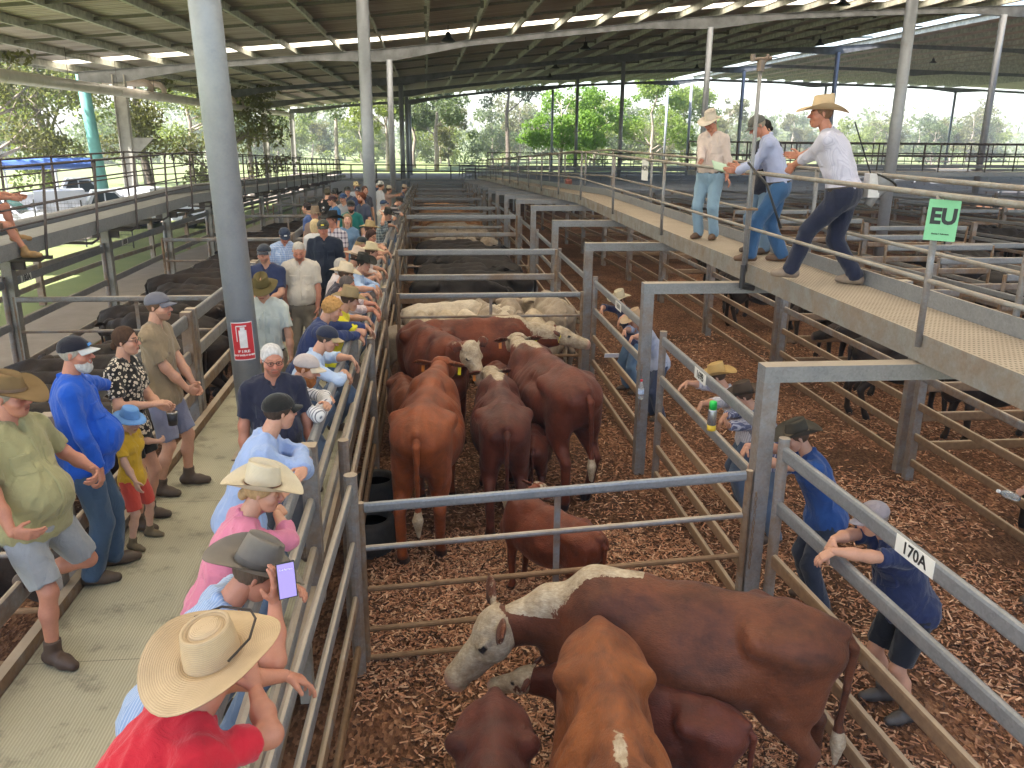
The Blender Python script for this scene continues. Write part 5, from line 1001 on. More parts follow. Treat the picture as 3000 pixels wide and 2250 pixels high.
# standing group on the left
person('heavy person in olive shirt, brown hat and grey shorts resting one foot back', (-2.42, 4.98, FL), 112, shirt=(.33, .30, .15), sleeve='short', legs='shorts', lc=(.30, .31, .33), H=1.80, g=1.30, belly=.95, tone=1, hat=dict(c=(.20, .13, .06), bw=.105, curl=.045, dip=.05, h=.10, taper=.2, band=(.16, .10, .06), tilt=-.05),
    hc=(.3, .26, .2), head=(-14, -2), feet=((-.10, -.30, .32), (.16, .12, 0)), knees=((-.5, 1, .2), (.05, 1, 0)), lh=dict(pos=(-.36, .14, 1.10), dir=(.7, .6, -.2), curl=.6), rh=dict(pos=(.36, .20, .98), dir=(-.5, .8, -.2), curl=.5), pel=(0, -.05, -.02), lean=-6, det=.7, boots=(.055, .03, .02))
person('person in vivid blue shirt, white beard and black cap with white visor', (-2.50, 5.92, FL), 72, shirt=(.012, .09, .52), sleeve='long', legs='jeans', lc=(.05, .09, .16), H=1.80, g=1.22, belly=.9, cap=dict(c=(.012, .012, .022), vc=(.5, .5, .5), badge=(.1, .3, .7)), beard=(.50, .48, .46), hc=(.40, .36, .30), head=(16, 0),
    Rr=dict(w=(-2.30, 5.72, -2.33), d=(.1, -.1, -1), p=(-1, 0, 0), c=.8), L=dict(w=(-2.50, 6.66, -1.93), d=(.8, .4, .05), p=(0, 0, -1), c=.5), lel=(-1, -.4, -.2), tone=1, det=.75, feet=((-.12, .1, 0), (.14, -.04, 0)))
person('woman in black and white floral top, tied brown hair and glasses holding a cup', (-2.45, 6.78, FL), 100, shirt=(.018, .015, .014), pat='floral', c2=(.66, .56, .44), psc=33, sleeve='short', collar=False, legs='shortshorts', lc=(.02, .018, .018), hair='bun', hc=(.065, .035, .022), glass=True, female=True, H=1.68, tone=0, head=(-6, 0),
    Rr=dict(w=(-2.20, 6.58, -2.08), d=(.9, .3, .1), p=(0, .3, -1), c=.5), L=dict(w=(-2.17, 6.70, -2.14), d=(.9, -.2, 0), p=(0, -1, .2), c=.6), det=.8)
P = thing('drink_cup', 'black insulated cup held by the woman in the floral top', 'cup', (-2.06, 6.60, -2.26)); part('cup_body', G().lathe([(.034, 0), (.042, .10), (.040, .10), (.030, .01)], 16), plain('cup_black', (.02, .02, .025), .3), P, True); part('rim', G().lathe([(.040, .098), (.044, .100), (.044, .108), (.038, .108)], 16), plain('cup_rim', (.5, .5, .5), .2, .8), P, True)
person('small child in blue patterned bucket hat, yellow top and red shorts', (-2.36, 6.42, FL), 110, shirt=(.62, .38, .03), sleeve='short', legs='shorts', lc=(.55, .07, .05), H=1.12, kid=True, tone=3, collar=False, head=(10, -20), hat=dict(c=(.16, .34, .68), bw=.055, curl=-.02, dip=.02, h=.085, top='flat', taper=.22), hc=(.3, .2, .1), boots=(.12, .09, .05),
    Rr=dict(w=(-2.22, 6.16, -2.66), d=(.3, -.3, -.9)), L=dict(w=(-2.2, 6.66, -2.42), d=(.3, 1, 0)), det=.8, female=True)
person('person in tan tee, grey cap and blue grey shorts with clasped hands', (-2.40, 7.5, FL), 96, shirt=(.27, .20, .125), sleeve='short', collar=False, legs='shorts', lc=(.20, .21, .31), H=1.82, g=1.05, cap=dict(c=(.13, .13, .16)), beard='stubble', hc=(.14, .08, .05), head=(4, 0), tone=0,
    Rr=dict(w=(-2.14, 7.42, -2.24), d=(.6, .5, -.5), p=(-.2, 1, 0), c=.5), L=dict(w=(-2.12, 7.54, -2.23), d=(.6, -.5, -.5), p=(0, -1, 0), c=.5), det=.8, feet=((-.13, .10, 0), (.15, -.06, 0)))
# men on the ground in the right alley, leaning on the second rail
GA = GZ+.0
def alley(label, y, face=272, x=3.30, la=None, ra=None, lean=36, **k):
    k.setdefault('feet', ((-.13, -.14, 0), (.13, -.1, 0))); k.setdefault('lel', (-1, .1, .1)); k.setdefault('rel', (1, .1, .1)); k.setdefault('pel', (0, -.10, -.02)); d = k.pop('hd', ((-.4, 0, -.9), (-.4, 0, -.9)))
    return person(label, (x, y, GA), face, L=dict(w=la, d=d[0], p=(1, 0, -.3), c=.4), Rr=dict(w=ra, d=d[1], p=(1, 0, -.3), c=.4), lean=lean, **k)
alley('person in navy shirt and straw hat leaning beside a light blue shirt', 13.55, 250, 3.34, la=(2.86, 12.6, -2.78), ra=(2.84, 13.4, -2.75), lean=26, head=(-10, -14), shirt=(.035, .04, .10), sleeve='roll', hat=dict(c=(.58, .50, .36), bw=.10, curl=.03), H=1.80, lc=(.12, .2, .32))
alley('person in light blue shirt and straw hat dangling a paper over the rail', 12.15, 262, 3.38, la=(2.58, 11.2, -2.72), ra=(2.56, 11.5, -2.66), lean=34, head=(0, -22), shirt=(.42, .47, .62), sleeve='roll', hat=dict(c=(.56, .40, .26), straw=True, bw=.12, curl=.02), H=1.80, lc=(.06, .08, .14), g=1.1)
P = thing('folded_paper', 'folded white paper dangling from a hand over the right fence', 'paper', (2.50, 11.05, -2.93)); part('sheet', G().box((-.10, -.004, -.035), (.10, .004, .035), rotm('x', .5)), plain('paper_white', (.7, .68, .7), .7, 0, .05), P)
alley('person in white striped shirt and golden straw hat holding out a water bottle', 8.90, 285, 3.56, la=(2.52, 8.18, -2.73), ra=(2.44, 9.0, -2.60), lean=34, head=(6, -18), shirt=(.62, .60, .64), pat='stripe', c2=(.35, .33, .42), psc=40, sleeve='roll', hat=dict(c=(.60, .40, .16), straw=True, bw=.11, curl=.05), H=1.80, hd=((-.5, -.3, -.8), (-.7, -.2, -.4)))
P = thing('water_bottle', 'clear water bottle dangling beside the second steel column', 'bottle', (2.36, 8.86, -2.86)); part('bottle_body', G().lathe([(.030, 0), (.034, .02), (.034, .14), (.014, .19), (.014, .21)], 14), glass_mat(), P, True); part('cap', G().lathe([(.016, .205), (.016, .225)], 10), plain('cap_red', (.5, .04, .05), .4), P); part('label', G().lathe([(.0345, .06), (.0345, .11)], 14), plain('bottle_label', (.45, .55, .75), .4), P)
alley('person in navy striped shirt and dark brown hat holding a green lidded flask', 8.10, 285, 3.58, la=(2.66, 7.45, -2.72), ra=(2.62, 7.72, -2.72), lean=34, head=(0, -20), shirt=(.10, .11, .20), pat='stripe', c2=(.50, .50, .58), psc=38, sleeve='long', hat=dict(c=(.085, .06, .045), bw=.11, curl=.05, band=(.02, .015, .01), taper=.2), H=1.82, g=1.1, hd=((-.4, -.2, .6), (-.5, 0, -.8)))
P = thing('flask', 'silver flask with bright green lid and yellow base at the right fence', 'flask', (2.66, 7.34, -2.70)); part('flask_body', G().lathe([(.040, .05), (.042, .06), (.042, .20), (.038, .21)], 16), plain('flask_steel', (.4, .42, .45), .25, .8), P, True); part('lid', G().lathe([(.036, .21), (.036, .28), (.030, .29)], 16), plain('flask_green', (.02, .50, .08), .4), P, True); part('flask_base', G().lathe([(.040, 0), (.043, .01), (.043, .055)], 16), plain('flask_yellow', (.65, .45, .03), .4), P, True)
P = None
alley('person in royal blue shirt and dark trimmed hat behind the corner column', 6.72, 282, 3.46, la=(2.78, 6.60, -2.70), ra=(2.80, 7.0, -2.72), lean=24, head=(-6, -20), shirt=(.02, .07, .25), sleeve='short', hat=dict(c=(.075, .065, .05), bw=.10, curl=.07, band=(.25, .18, .10), taper=.2), H=1.84, g=1.2, lc=(.03, .04, .07))
alley('person in navy shirt, shorts and faded mauve cap folding hands over the rail', 5.18, 268, 3.40, la=(2.72, 4.98, -2.74), ra=(2.72, 5.06, -2.70), lean=30, head=(8, -22), shirt=(.018, .028, .085), sleeve='short', cap=dict(c=(.27, .24, .27)), legs='shorts', lc=(.012, .014, .022), H=1.84, g=1.22, belly=.5, hd=((-.6, .3, -.6), (-.5, -.3, -.7)), boots=(.06, .05, .045), tone=0, hc=(.25, .2, .18), det=.7)
person('person in bright blue shirt at the right edge holding a bottle', (5.80, 6.50, GA), 250, shirt=(.015, .07, .30), sleeve='short', legs='shorts', lc=(.015, .015, .02), H=1.80, Rr=dict(w=(5.26, 6.44, -3.03), d=(-.8, -.3, 0)), lean=6, head=(0, -20), cap=dict(c=(.1, .1, .12)), g=1.15, det=.9)
P = thing('water_bottle', 'clear bottle held out by the bright blue shirt person at the right edge', 'bottle', (5.14, 6.34, -3.05)); part('bottle_body', G().lathe([(.030, 0), (.034, .02), (.034, .14), (.014, .19), (.014, .21)], 14).xf(rotm('y', -1.2)), glass_mat(), P, True); part('cap', G().lathe([(.016, .205), (.016, .225)], 10).xf(rotm('y', -1.2)), plain('cap_white', (.7, .7, .7), .4), P)
# sale staff on the catwalk
DK = -1.513
person('person in cream hat, pale pink shirt and light jeans on the catwalk', (4.22, 12.55, DK), 222, shirt=(.60, .50, .46), sleeve='long', tuck=True, legs='jeans', lc=(.22, .33, .44), H=1.80, g=1.15, belly=.4, hat=dict(c=(.62, .54, .46), bw=.095, curl=.025, dip=.03, h=.125), head=(14, -24), glass=True, hc=(.4, .38, .36), tone=1,
    Rr=dict(w=(3.95, 12.15, -.42), d=(-.5, -.5, -.4)), L=dict(w=(4.42, 12.35, -.72), d=(.2, -.5, -.5)), boots=(.10, .055, .03), det=.95)
person('dark haired woman in navy polo and jeans behind the clipboard man', (4.42, 10.95, DK), 250, shirt=(.012, .014, .028), female=True, legs='jeans', lc=(.13, .20, .29), H=1.70, hair='bun', hc=(.025, .02, .018), head=(0, -26), Rr=dict(w=(4.12, 10.55, -.42), d=(-.9, .1, 0)), L=dict(w=(4.10, 10.65, -.45), d=(-.9, .3, 0)), det=.95)
person('person in grey cap and lavender shirt writing at the catwalk rail', (4.18, 10.12, DK), 292, shirt=(.38, .42, .62), sleeve='long', tuck=True, legs='jeans', lc=(.045, .115, .25), H=1.80, cap=dict(c=(.11, .11, .10)), head=(-22, -34), hc=(.30, .26, .2), tone=1, lean=22, pel=(0, -.08, -.02),
    Rr=dict(w=(3.90, 10.52, -.38), d=(-.4, .8, .1)), L=dict(w=(3.80, 10.30, -.42), d=(-.9, -.1, .1)), feet=((-.14, .18, .02), (.14, -.20, 0)), boots=(.11, .06, .035), det=.85, g=1.08)
person('tall person in straw hat and pinstriped shirt leaning over the catwalk rail', (4.27, 8.52, DK), 306, shirt=(.56, .55, .66), pat='stripe', c2=(.34, .33, .46), psc=70, sleeve='roll', tuck=True, legs='trousers', lc=(.018, .022, .045), H=1.92, g=1.24, hat=dict(c=(.66, .50, .32), straw=True, bw=.125, curl=.05, dip=.03, h=.135, taper=.12, tilt=.02), head=(-24, 0), hc=(.18, .10, .06), tone=1, lean=24,
    L=dict(w=(3.90, 9.12, -.37), d=(-.3, .6, -.7), c=.9), Rr=dict(w=(3.98, 8.98, -.20), d=(-.3, .8, 0), c=.6), rel=(1, .2, -.2), feet=((-.12, .40, .05), (.14, -.22, 0)), boots=(.20, .15, .11), det=.75, pel=(0, -.02, -.05))
P = thing('clipboard', 'pale green clipboard resting on the catwalk rail', 'clipboard', (3.86, 11.0, -.40)); part('board', G().box((-.14, -.11, -.004), (.12, .11, .004), rotm('y', .25)@rotm('x', .5)), plain('board_green', (.36, .50, .38), .5, 0, .05), P); part('sheet', G().box((-.13, -.10, .005), (.11, .10, .007), rotm('y', .25)@rotm('x', .5), (-.01, 0, 0)), plain('board_sheet', (.42, .58, .46), .6, 0, .04), P)
P = thing('cane', 'black cane held against the rail by the staff in the straw hat', 'cane', (3.80, 9.35, -.5)); part('shaft', G().tube([(-.10, .35, .20), (0, 0, -.02), (.09, -.30, -.48)], .014, 8), plain('cane_black', (.015, .015, .018), .4), P, True); part('handle', G().ball((-.10, .35, .22), .02), plain('cane_tip', (.5, .5, .5), .3), P, True)
P = thing('loudhailer', 'white portable loudhailer with black trim hanging at the tall man\'s hip', 'loudhailer', (4.60, 8.46, -.58)); mg = rotm('y', .5)
part('horn', G().lathe([(.045, -.12), (.05, 0), (.085, .10), (.135, .17), (.13, .175), (.08, .11), (.03, .02)], 18).xf(mg), plain('hailer_grey', (.25, .25, .26), .35), P, True); part('rim', G().lathe([(.133, .165), (.145, .17), (.145, .182), (.133, .186)], 18).xf(mg), plain('hailer_black', (.02, .02, .02), .5), P, True); part('power_pack', G().box((-.10, -.06, -.02), (.02, .06, .22)), plain('hailer_white', (.62, .60, .60), .4), P)
g = G(); cs = [V3(-.03, -.02, .05)+V3(-.02, -.07, .01)*i+V3(0, 0, .015*math.sin(i*1.1)) for i in range(11)]; g.tube([(-.06, 0, .2), (-.16, .06, .48), (-.25, .1, .72)], .008, 6); part('strap', g, plain('strap_black', (.02, .02, .02), .7), P)
a = np.linspace(0, 60, 200); part('coiled_cord', G().tube([(-.05-.48*t/60, .06+.10*t/60+.010*math.sin(t*1.6), .0+.28*t/60-.10*math.sin(math.pi*t/60)+.010*math.cos(t*1.6)) for t in a], .0045, 4), plain('cord_black', (.015, .015, .015), .5), P)
# seated person at the far left walkway, only legs in view
person('seated person with bare legs and tan work boots on the left walkway', (-6.12, 12.45, -1.95), 75, legs='shorts', lc=(.20, .12, .08), shirt=(.35, .12, .05), pel=(0, -.1, -.18), feet=((-.15, .35, .42), (.14, .50, .22)), knees=((-.2, 1, 1), (.2, 1, 1)), H=1.8, tone=1, boots=(.26, .15, .06), rh=dict(pos=(.2, .42, 1.05)), lh=dict(pos=(-.2, .42, 1.05)), lean=10, det=1)
person('distant person in a pink top beyond the right catwalk', (9.6, 58, GZ+sl(58)+.9), 180, shirt=(.55, .20, .16), hair='buzz', hc=(.4, .3, .25), tone=3, g=1.2, det=2.4)
person('person in dark navy cap whose crown just enters the bottom left corner', (-1.04, 1.66, FL), 75, shirt=(.3, .3, .32), cap=dict(c=(.012, .015, .03)), H=1.74, det=1, legs='trousers', lc=(.1, .1, .1))
# ---------------------------------------------------------------- the cattle
RED = coat((.150, .032, .011), (.070, .015, .007)); RED2 = coat((.105, .024, .013), (.055, .014, .009)); ORG = coat((.25, .075, .019), (.115, .032, .010)); TAN = coat((.46, .22, .09), (.32, .14, .05)); CRM = coat((.52, .42, .30), (.38, .30, .21)); CRW = coat((.58, .50, .40), (.46, .37, .27)); GRY = coat((.36, .29, .22), (.25, .19, .14))
BLK = coat((.014, .011, .010), (.024, .017, .014), rough=.6); BLB = coat((.030, .018, .012), (.014, .010, .009), rough=.6)
OT, YT = (.75, .25, .03), (.75, .62, .02)
cow('big red brown cow with white face and white crest standing across the near pen', (1.58, 4.66, GZ), -68, coat((.135, .040, .017), (.060, .019, .010)), 1.10, 1.0, 0, neck=(-14, -12), head=(-24, -46), hz=1.16, eu=.07, h=.013, face_white=1, crest=1, belly_white=.9, patch=0, curly=1, tags=[(1, .02, (.80, .68, .03)), (1, .05, (.75, .25, .12))], steps=(-.05, .05, .05, -.1), sway=.0)
cow('bony light tan cow seen from above with white streak along its back', (.90, 3.58, GZ), 187, ORG, 1.08, .93, 1, neck=(0, -12), head=(0, -45), h=.013, face_white=1, patch=1)
cow('dark red calf in the front left corner of the near pen', (.26, 3.45, GZ), 186, RED2, .88, .92, 0, neck=(0, -20), head=(0, -50), h=.013, patch=0, name='calf', cat='calf')
cow('red calf with white blotched face under the neck of the big cow', (1.30, 4.42, GZ), -56, RED2, .72, 1.0, 0, neck=(-8, -6), head=(-10, -20), h=.012, face_white=.8, name='calf', cat='calf', ear=1)
cow('red calf standing just behind the near gate', (1.05, 7.0, GZ), -38, RED, .72, 1.0, 0, neck=(70, 10), head=(95, -20), h=.013, face_white=.5, tags=[(1, 0, (.8, .75, .6))], name='calf', cat='calf')
cow('large orange red cow seen from behind on the left of the standing group', (-.03, 8.75, GZ), 6, coat((.24, .056, .014), (.13, .030, .009)), 1.20, 1.02, .35, neck=(2, 14), head=(16, -10), h=.016, face_white=.2, curly=1, tags=[(-1, .05, OT), (1, .05, YT)], socks=0)
cow('purplish brown cow seen from behind in the middle of the group', (.80, 9.2, GZ), 1, RED2, 1.08, 1.0, .2, neck=(-4, 8), head=(-8, -10), h=.016, crest=1, face_white=1, curly=1, tags=[(-1, .05, OT), (1, .06, OT)])
cow('dark red cow seen from behind on the right of the group', (1.46, 9.95, GZ), -15, coat((.125, .028, .013), (.065, .016, .009)), 1.22, 1.04, .1, neck=(8, 12), head=(10, -10), h=.016, crest=1, face_white=1, curly=1, tags=[(-1, .05, OT), (1, .06, YT)], tail=.05)
cow('white faced cow resting its head on the back of its neighbour', (.06, 11.75, GZ), 160, RED, 1.16, 1.0, 0, neck=(-4, 26), head=(-14, -50), h=.016, face_white=1, curly=1)
cow('red cow standing across the back of the group with white on its neck', (.75, 12.55, GZ), 88, RED, 1.14, 1.05, 0, neck=(10, 4), head=(12, -14), h=.018, crest=1, face_white=1, tags=[(-1, .05, OT), (1, .05, YT)], curly=1)
cow('small red calf against the left fence with a white cheek', (-.36, 11.1, GZ), 172, coat((.21, .065, .03), (.12, .035, .018)), .74, 1.0, 0, neck=(-20, 0), head=(-75, -20), h=.015, face_white=1, name='calf', cat='calf')
cow('small dark calf hidden between the standing cows', (1.25, 9.5, GZ), 10, RED2, .66, 1.0, 0, h=.017, name='calf', cat='calf', tags=[(1, .05, OT)])
cow('white faced calf behind the purplish brown cow', (1.05, 11.3, GZ), 170, RED, .80, 1.0, 0, neck=(30, 0), head=(40, -20), h=.017, face_white=1, name='calf', cat='calf')
# cream calves
cr = [(-.15, 14.9, 178, CRM, .86, (10, 0), (10, -30), 'cream calf with pale spotted brow facing out at the left'), (.35, 15.4, 80, CRW, .92, (0, 5), (0, -10), 'whitish calf standing crosswise behind the thin gate'), (.25, 14.7, 8, CRM, .84, (-10, -10), (-10, -30), 'cream calf from behind near the left of its pen'), (.80, 14.75, -20, CRW, .84, (0, -10), (0, -20), 'pale white calf from behind at the gate centre'),
      (1.05, 15.5, 170, GRY, .88, (20, 5), (30, -30), 'greyish calf turning back in the middle of the cream pen'), (1.35, 14.85, 12, CRW, .86, (0, -12), (0, -30), 'cream white calf right of the gate brace'), (1.55, 15.9, 185, GRY, .90, (0, 10), (0, -30), 'grey tan calf with raised head at the back'), (1.9, 14.7, 2, CRM, .84, (10, -8), (20, -20), 'cream calf with rounded rump near the right column'),
      (2.30, 15.3, -6, GRY, 1.0, (0, -10), (0, -20), 'larger brownish grey calf in the right corner'), (2.2, 14.6, 200, CRM, .78, (0, 0), (10, -30), 'muddy cream calf peering between the gate bars'), (-.1, 14.2, 95, GRY, .80, (-20, -35), (-20, -55), 'tan calf with its head down by the trough'), (2.35, 16.3, 150, CRM, .85, (0, 0), (0, -20), 'cream calf half hidden behind the grey one')]
for x, y, f, m, s, nk, hd, l in cr: cow(l, (x, y, GZ), f, m, s, 1., 0, neck=nk, head=hd, h=.02, name='calf', cat='calf', face_white=.0, group='cream and grey calves in the second pen')
# prototypes for the herds
def herd(label, mat, variants, spots, grp, S=1.0, name='cow', cat='cow'):
    pr = [cow(label[0], (0, 0, 0), 0, mat, S, 1.05, 0, neck=v[0], head=v[1], h=.03, group=grp, name=name, cat=cat, face_white=v[2] if len(v) > 2 else 0) for v in variants]; used = set()
    for i, q in enumerate(spots):
        x, y, f = q[:3]; s = q[3] if len(q) > 3 else 1; p = pr[i % len(pr)]; lb = label[min(i, len(label)-1)]
        if id(p) not in used: used.add(id(p)); p.location = (x, y, GZ+sl(y)); p.rotation_euler = (0, 0, -R(f)); p.scale = (s,)*3; p['label'] = lb
        else: dup(p, (x, y, GZ+sl(y)), -R(f), lb, grp, s)
Vn = [((0, -8), (0, -30)), ((25, 0), (40, -20)), ((-20, 14), (-35, -10))]
def labels(base, spots, extra=''): return [base % (ords[i]+' from the front' if i < 14 else 'number %d from the front' % (i+1)) for i in range(len(spots))]
rq = random.Random(21)
def rowlane(xl, xr, y0, y1, step, S=1.0, gates=(), mix=.12):
    """cattle standing across a lane of rails, each kept inside it"""
    out = []; y = y0
    while y < y1:
        if all(abs(y-q) > .42 for q in gates):
            f = rq.choice((90, 270))+rq.uniform(-7, 7)
            if rq.random() < mix: f += rq.choice((-28, 28))
            d, c = math.sin(R(f)), abs(math.cos(R(f))); hd_, tl = 1.66*S, 1.0*S
            lo = xl+(tl if d > 0 else hd_)*abs(d)+.28*c; hi = xr-(hd_ if d > 0 else tl)*abs(d)-.28*c; out.append(((lo+hi)/2 if lo > hi else rq.uniform(lo, hi), y, f))
        y += step*rq.uniform(.9, 1.15)
    return out
sp = rowlane(-.6, 2.7, 17.6, 24.5, .62); herd(labels('black cow in the centre pen behind the cream calves, %s', sp), BLK, Vn, sp, 'black cattle packed in the centre pen')
sp = [(.7, 26.2, 4), (1.3, 26.0, -4), (1.9, 26.4, 2)]+rowlane(-.6, 2.7, 27.8, 32, .8, .95, (28.7,)); herd(labels('pale grey cow behind the second wide cross panel, %s', sp), GRY, Vn, sp, 'pale grey cattle beyond the black cattle', .95)
sp = rowlane(-.6, 2.7, 33, 46.5, 1.15, 1, (36.4, 40.6, 44)); herd(labels('orange tan cow far down the centre pens, %s', sp), TAN, Vn, sp, 'orange cattle far down the centre pens')
sp = rowlane(-6.3, -2.75, 6.5, 32, .66, 1, (13.35, 20.9, 28.4)); herd(labels('dark cow in the left lane behind the spectators, %s', sp), BLB, Vn, sp, 'black cattle in the left lane')
sp = rowlane(6.2, 9.4, 7.0, 23, 1.25, 1, (5.6, 9.65, 13.9, 21.5)); herd(labels('dark brown cow in the pens right of the alley, %s', sp), BLB, Vn, sp, 'dark cattle right of the alley')
sp = rowlane(12.2, 15.2, 11.8, 22, 1.2, 1, (15, 18.7))+rowlane(18.4, 21.4, 19.5, 29.5, 1.3, 1, (22.5,))+rowlane(21.6, 24.5, 23.5, 30, 1.5)+rowlane(28.6, 31.5, 31, 36, 1.4); herd(labels('dark cow in the far right hand blocks, %s', sp), BLK, Vn, sp, 'cattle in the far right hand blocks')
# water trough of old tyres by the left fence
for i, (y, z) in enumerate(((8.15, 0), (9.2, 0))):
    P = thing('tyre_trough', 'black round trough against the left fence, '+('nearer one' if i == 0 else 'farther one behind the first'), 'trough', (-.66, y, GZ)); P.scale = (.7, .7, .8); part('tub', G().lathe([(.30, 0), (.38, .10), (.38, .42), (.33, .50), (.27, .48), (.27, .2), (.05, .16)], 26), plain('tyre_rubber', (.025, .023, .022), .75, 0, .3), P, True)
    part('water', G().lathe([(.001, .40), (.268, .40)], 20), plain('trough_water', (.03, .035, .03), .08), P)
# ---------------------------------------------------------------- trees, vehicles and things outside
@memo
def leafm(c, name='gum_leaves'):
    b = NB(name, .55, 0, .3); w = b.n('ShaderNodeNewGeometry').outputs['Position']; c = tuple(c)
    b.col(b.mix(b.attr('tone'), tuple(x*.55 for x in c), tuple(min(1, x*1.6) for x in c)))
    tr = b.n('ShaderNodeBsdfTranslucent'); tr.inputs[0].default_value = (c[0]*1.5, c[1]*1.6, c[2]*.9, 1); mx = b.n('ShaderNodeMixShader'); mx.inputs[0].default_value = .5
    b.l(b.b.outputs[0], mx.inputs[1]); b.l(tr.outputs[0], mx.inputs[2]); b.l(mx.outputs[0], b.t.nodes['Material Output'].inputs[0]); return b.m
TRK = plain('pale_gum_bark', (.30, .25, .21), .9, 0, .35, 2.5); TRD = plain('grey_brown_bark', (.15, .12, .10), .95, 0, .35, 3)
def leaves(cl, n, size, rs, fl=.7):
    """clumps [(x,y,z,r)] filled with leaf quads"""
    w = np.array([c[3]**2 for c in cl]); w /= w.sum(); k = rs.choice(len(cl), n, p=w); C_ = np.array(cl)[k]; d = rs.normal(size=(n, 3)); d /= np.linalg.norm(d, axis=1)[:, None]
    p = C_[:, :3] + d*(C_[:, 3]*rs.uniform(.35, 1.05, n)**.7)[:, None]*[1, 1, fl]; a = rs.normal(size=(n, 3)); a /= np.linalg.norm(a, axis=1)[:, None]; b = np.cross(a, rs.normal(size=(n, 3))); b /= np.linalg.norm(b, axis=1)[:, None]
    s = size*rs.uniform(.5, 1.3, n)[:, None]; V = np.stack([p-a*s*.9, p-b*s*.45, p+a*s*.9, p+b*s*.45], 1).reshape(-1, 3); Q = np.arange(n*4).reshape(-1, 4)
    tone = np.clip(.5+.35*vnoise(p*.45, 3)+rs.normal(0, .18, n), 0, 1); return V, Q, np.repeat(tone, 4)
def tree(label, x, y, H, sp, col, seed, n=3500, size=.35, trunk=None, open_=.5, kind='gum_tree', group='gum trees beyond the yards', lean=0, base=.35, z=None):
    rs = np.random.RandomState(seed); P = thing(kind, label, 'tree', (x, y, GZ+sl(y)-.1 if z is None else z), 0, group); r0 = H*.018+.05
    g = G(); cl = []; tp = [V3(0, 0, 0)]; m = 6
    for i in range(1, m+1): tp.append(V3(lean*H*i/m*.15+rs.normal(0, .012)*H, rs.normal(0, .012)*H, H*.82*i/m))
    g.tube(tp, [r0*(1-.8*i/m) for i in range(m+1)], 9)
    for i in range(int(9+rs.randint(4))):
        t = rs.uniform(base, 1); j = min(m-1, int(t*m)); b0 = tp[j]+(tp[j+1]-tp[j])*(t*m-j); a = rs.uniform(0, 6.28); L_ = sp*rs.uniform(.5, 1.05)*(1.15-.55*t); up = rs.uniform(.2, .9)
        e = b0+V3(math.cos(a)*L_, math.sin(a)*L_, L_*up); mid = (b0+e)/2+V3(*rs.normal(0, .08, 3))*L_; g.tube([b0, mid, e], [r0*.42*(1.1-t*.6), r0*.28*(1.1-t*.6), r0*.10], 6)
        cl.append((*e, sp*rs.uniform(.22, .42))); cl.append((*(mid+(e-mid)*.5+V3(*rs.normal(0, .15, 3))*sp), sp*rs.uniform(.18, .34)))
        for q in range(2): f = e+V3(*rs.normal(0, .28, 3))*sp; g.tube([mid, (mid+f)/2+V3(*rs.normal(0, .04, 3))*sp, f], [r0*.16, r0*.1, r0*.04], 5); cl.append((*f, sp*rs.uniform(.14, .3)))
    part('trunk', g, trunk or TRK, P, True); V, Q, tn = leaves(cl, n, size, rs); o = netobj('crown', V, Q, leafm(col), P, {'tone': tn}); return P
OL = (.135, .135, .060); GR = (.09, .17, .04); YG = (.17, .20, .065); BG = (.115, .145, .080)
near = [(-23, 40, 15, 4.4, OL, 'spreading olive gum leaning over the parked vehicles at far left'), (-30, 47, 17, 5.5, OL, 'tall gum behind the white vehicles at the left edge'), (-27, 57, 16, 5, OL, 'rusty leaved gum beside the teal pole'), (-20.5, 66, 14, 4.6, OL, 'bushy gum just right of the first eave column'), (-38, 64, 20, 7, BG, 'high gum crown behind the storm pipe'),
    (-33, 80, 18, 6, YG, 'pale gum left of the second eave column'), (-24, 92, 16, 5.5, YG, 'yellow green gum between the eave columns'), (-22, 112, 17, 5.5, BG, 'grey green gum seen past the third eave column')]
for i, (x, y, h, s_, c, l) in enumerate(near): tree(l, x, y, h, s_, c, 11+i, 9000 if i < 4 else 6500, .17 if i < 4 else .22, TRD if i % 2 else TRK, group='gum trees left of the shed', base=.25)
near2 = 0
for i, (x, y, h, s_, l) in enumerate(((-33, 42, 16, 5.5, 'dense olive gum at the very left edge'), (-36, 54, 19, 6.5, 'broad gum behind the left edge trees'), (-29, 70, 18, 6, 'dusty gum behind the teal pole'), (-17.5, 78, 15, 5, 'ragged gum behind the thick pole'), (-31, 100, 19, 7, 'tall gum between the left columns far off'))): tree(l, x, y, h, s_, (OL, BG, YG)[i % 3], 131+i, 7000, .22, TRD, group='gum trees left of the shed', base=.12)
mid = [(-14, 140, 19, 5.5, BG, 'slim grey gum at the left end of the shed opening'), (-6, 137, 17, 5, YG, 'pale gum between the walkway poles'), (1.7, 139, 21, 5.2, BG, 'tall blue green gum left of the white sky gap'), (-2, 150, 18, 6, BG, 'broad grey gum behind the poles'), (13.4, 142, 21.5, 5.6, (.05, .07, .05), 'tall thin dark gum standing against the white sky'),
    (20.6, 132, 13.2, 5.4, (.14, .235, .045), 'bright green round tree at the centre'), (27.5, 140, 12.5, 5.2, (.15, .24, .05), 'second bright green tree beside the tall dark gum'), (37.5, 142, 17, 6.6, (.17, .23, .06), 'yellow green domed tree left of the staff on the catwalk'), (45, 150, 14, 6, (.16, .21, .06), 'rounded pale tree behind the domed tree')]
for i, (x, y, h, s_, c, l) in enumerate(mid): tree(l, x, y, h, s_, c, 41+i, 7500, .30, TRD if c[0] < .1 else TRK, group='trees past the far end of the shed', base=.5 if 'thin' in l else (.12 if c[1] > .205 else .3), kind='shade_tree' if c[1] > .205 else 'gum_tree')
rs = random.Random(5); protos = []; sites = []
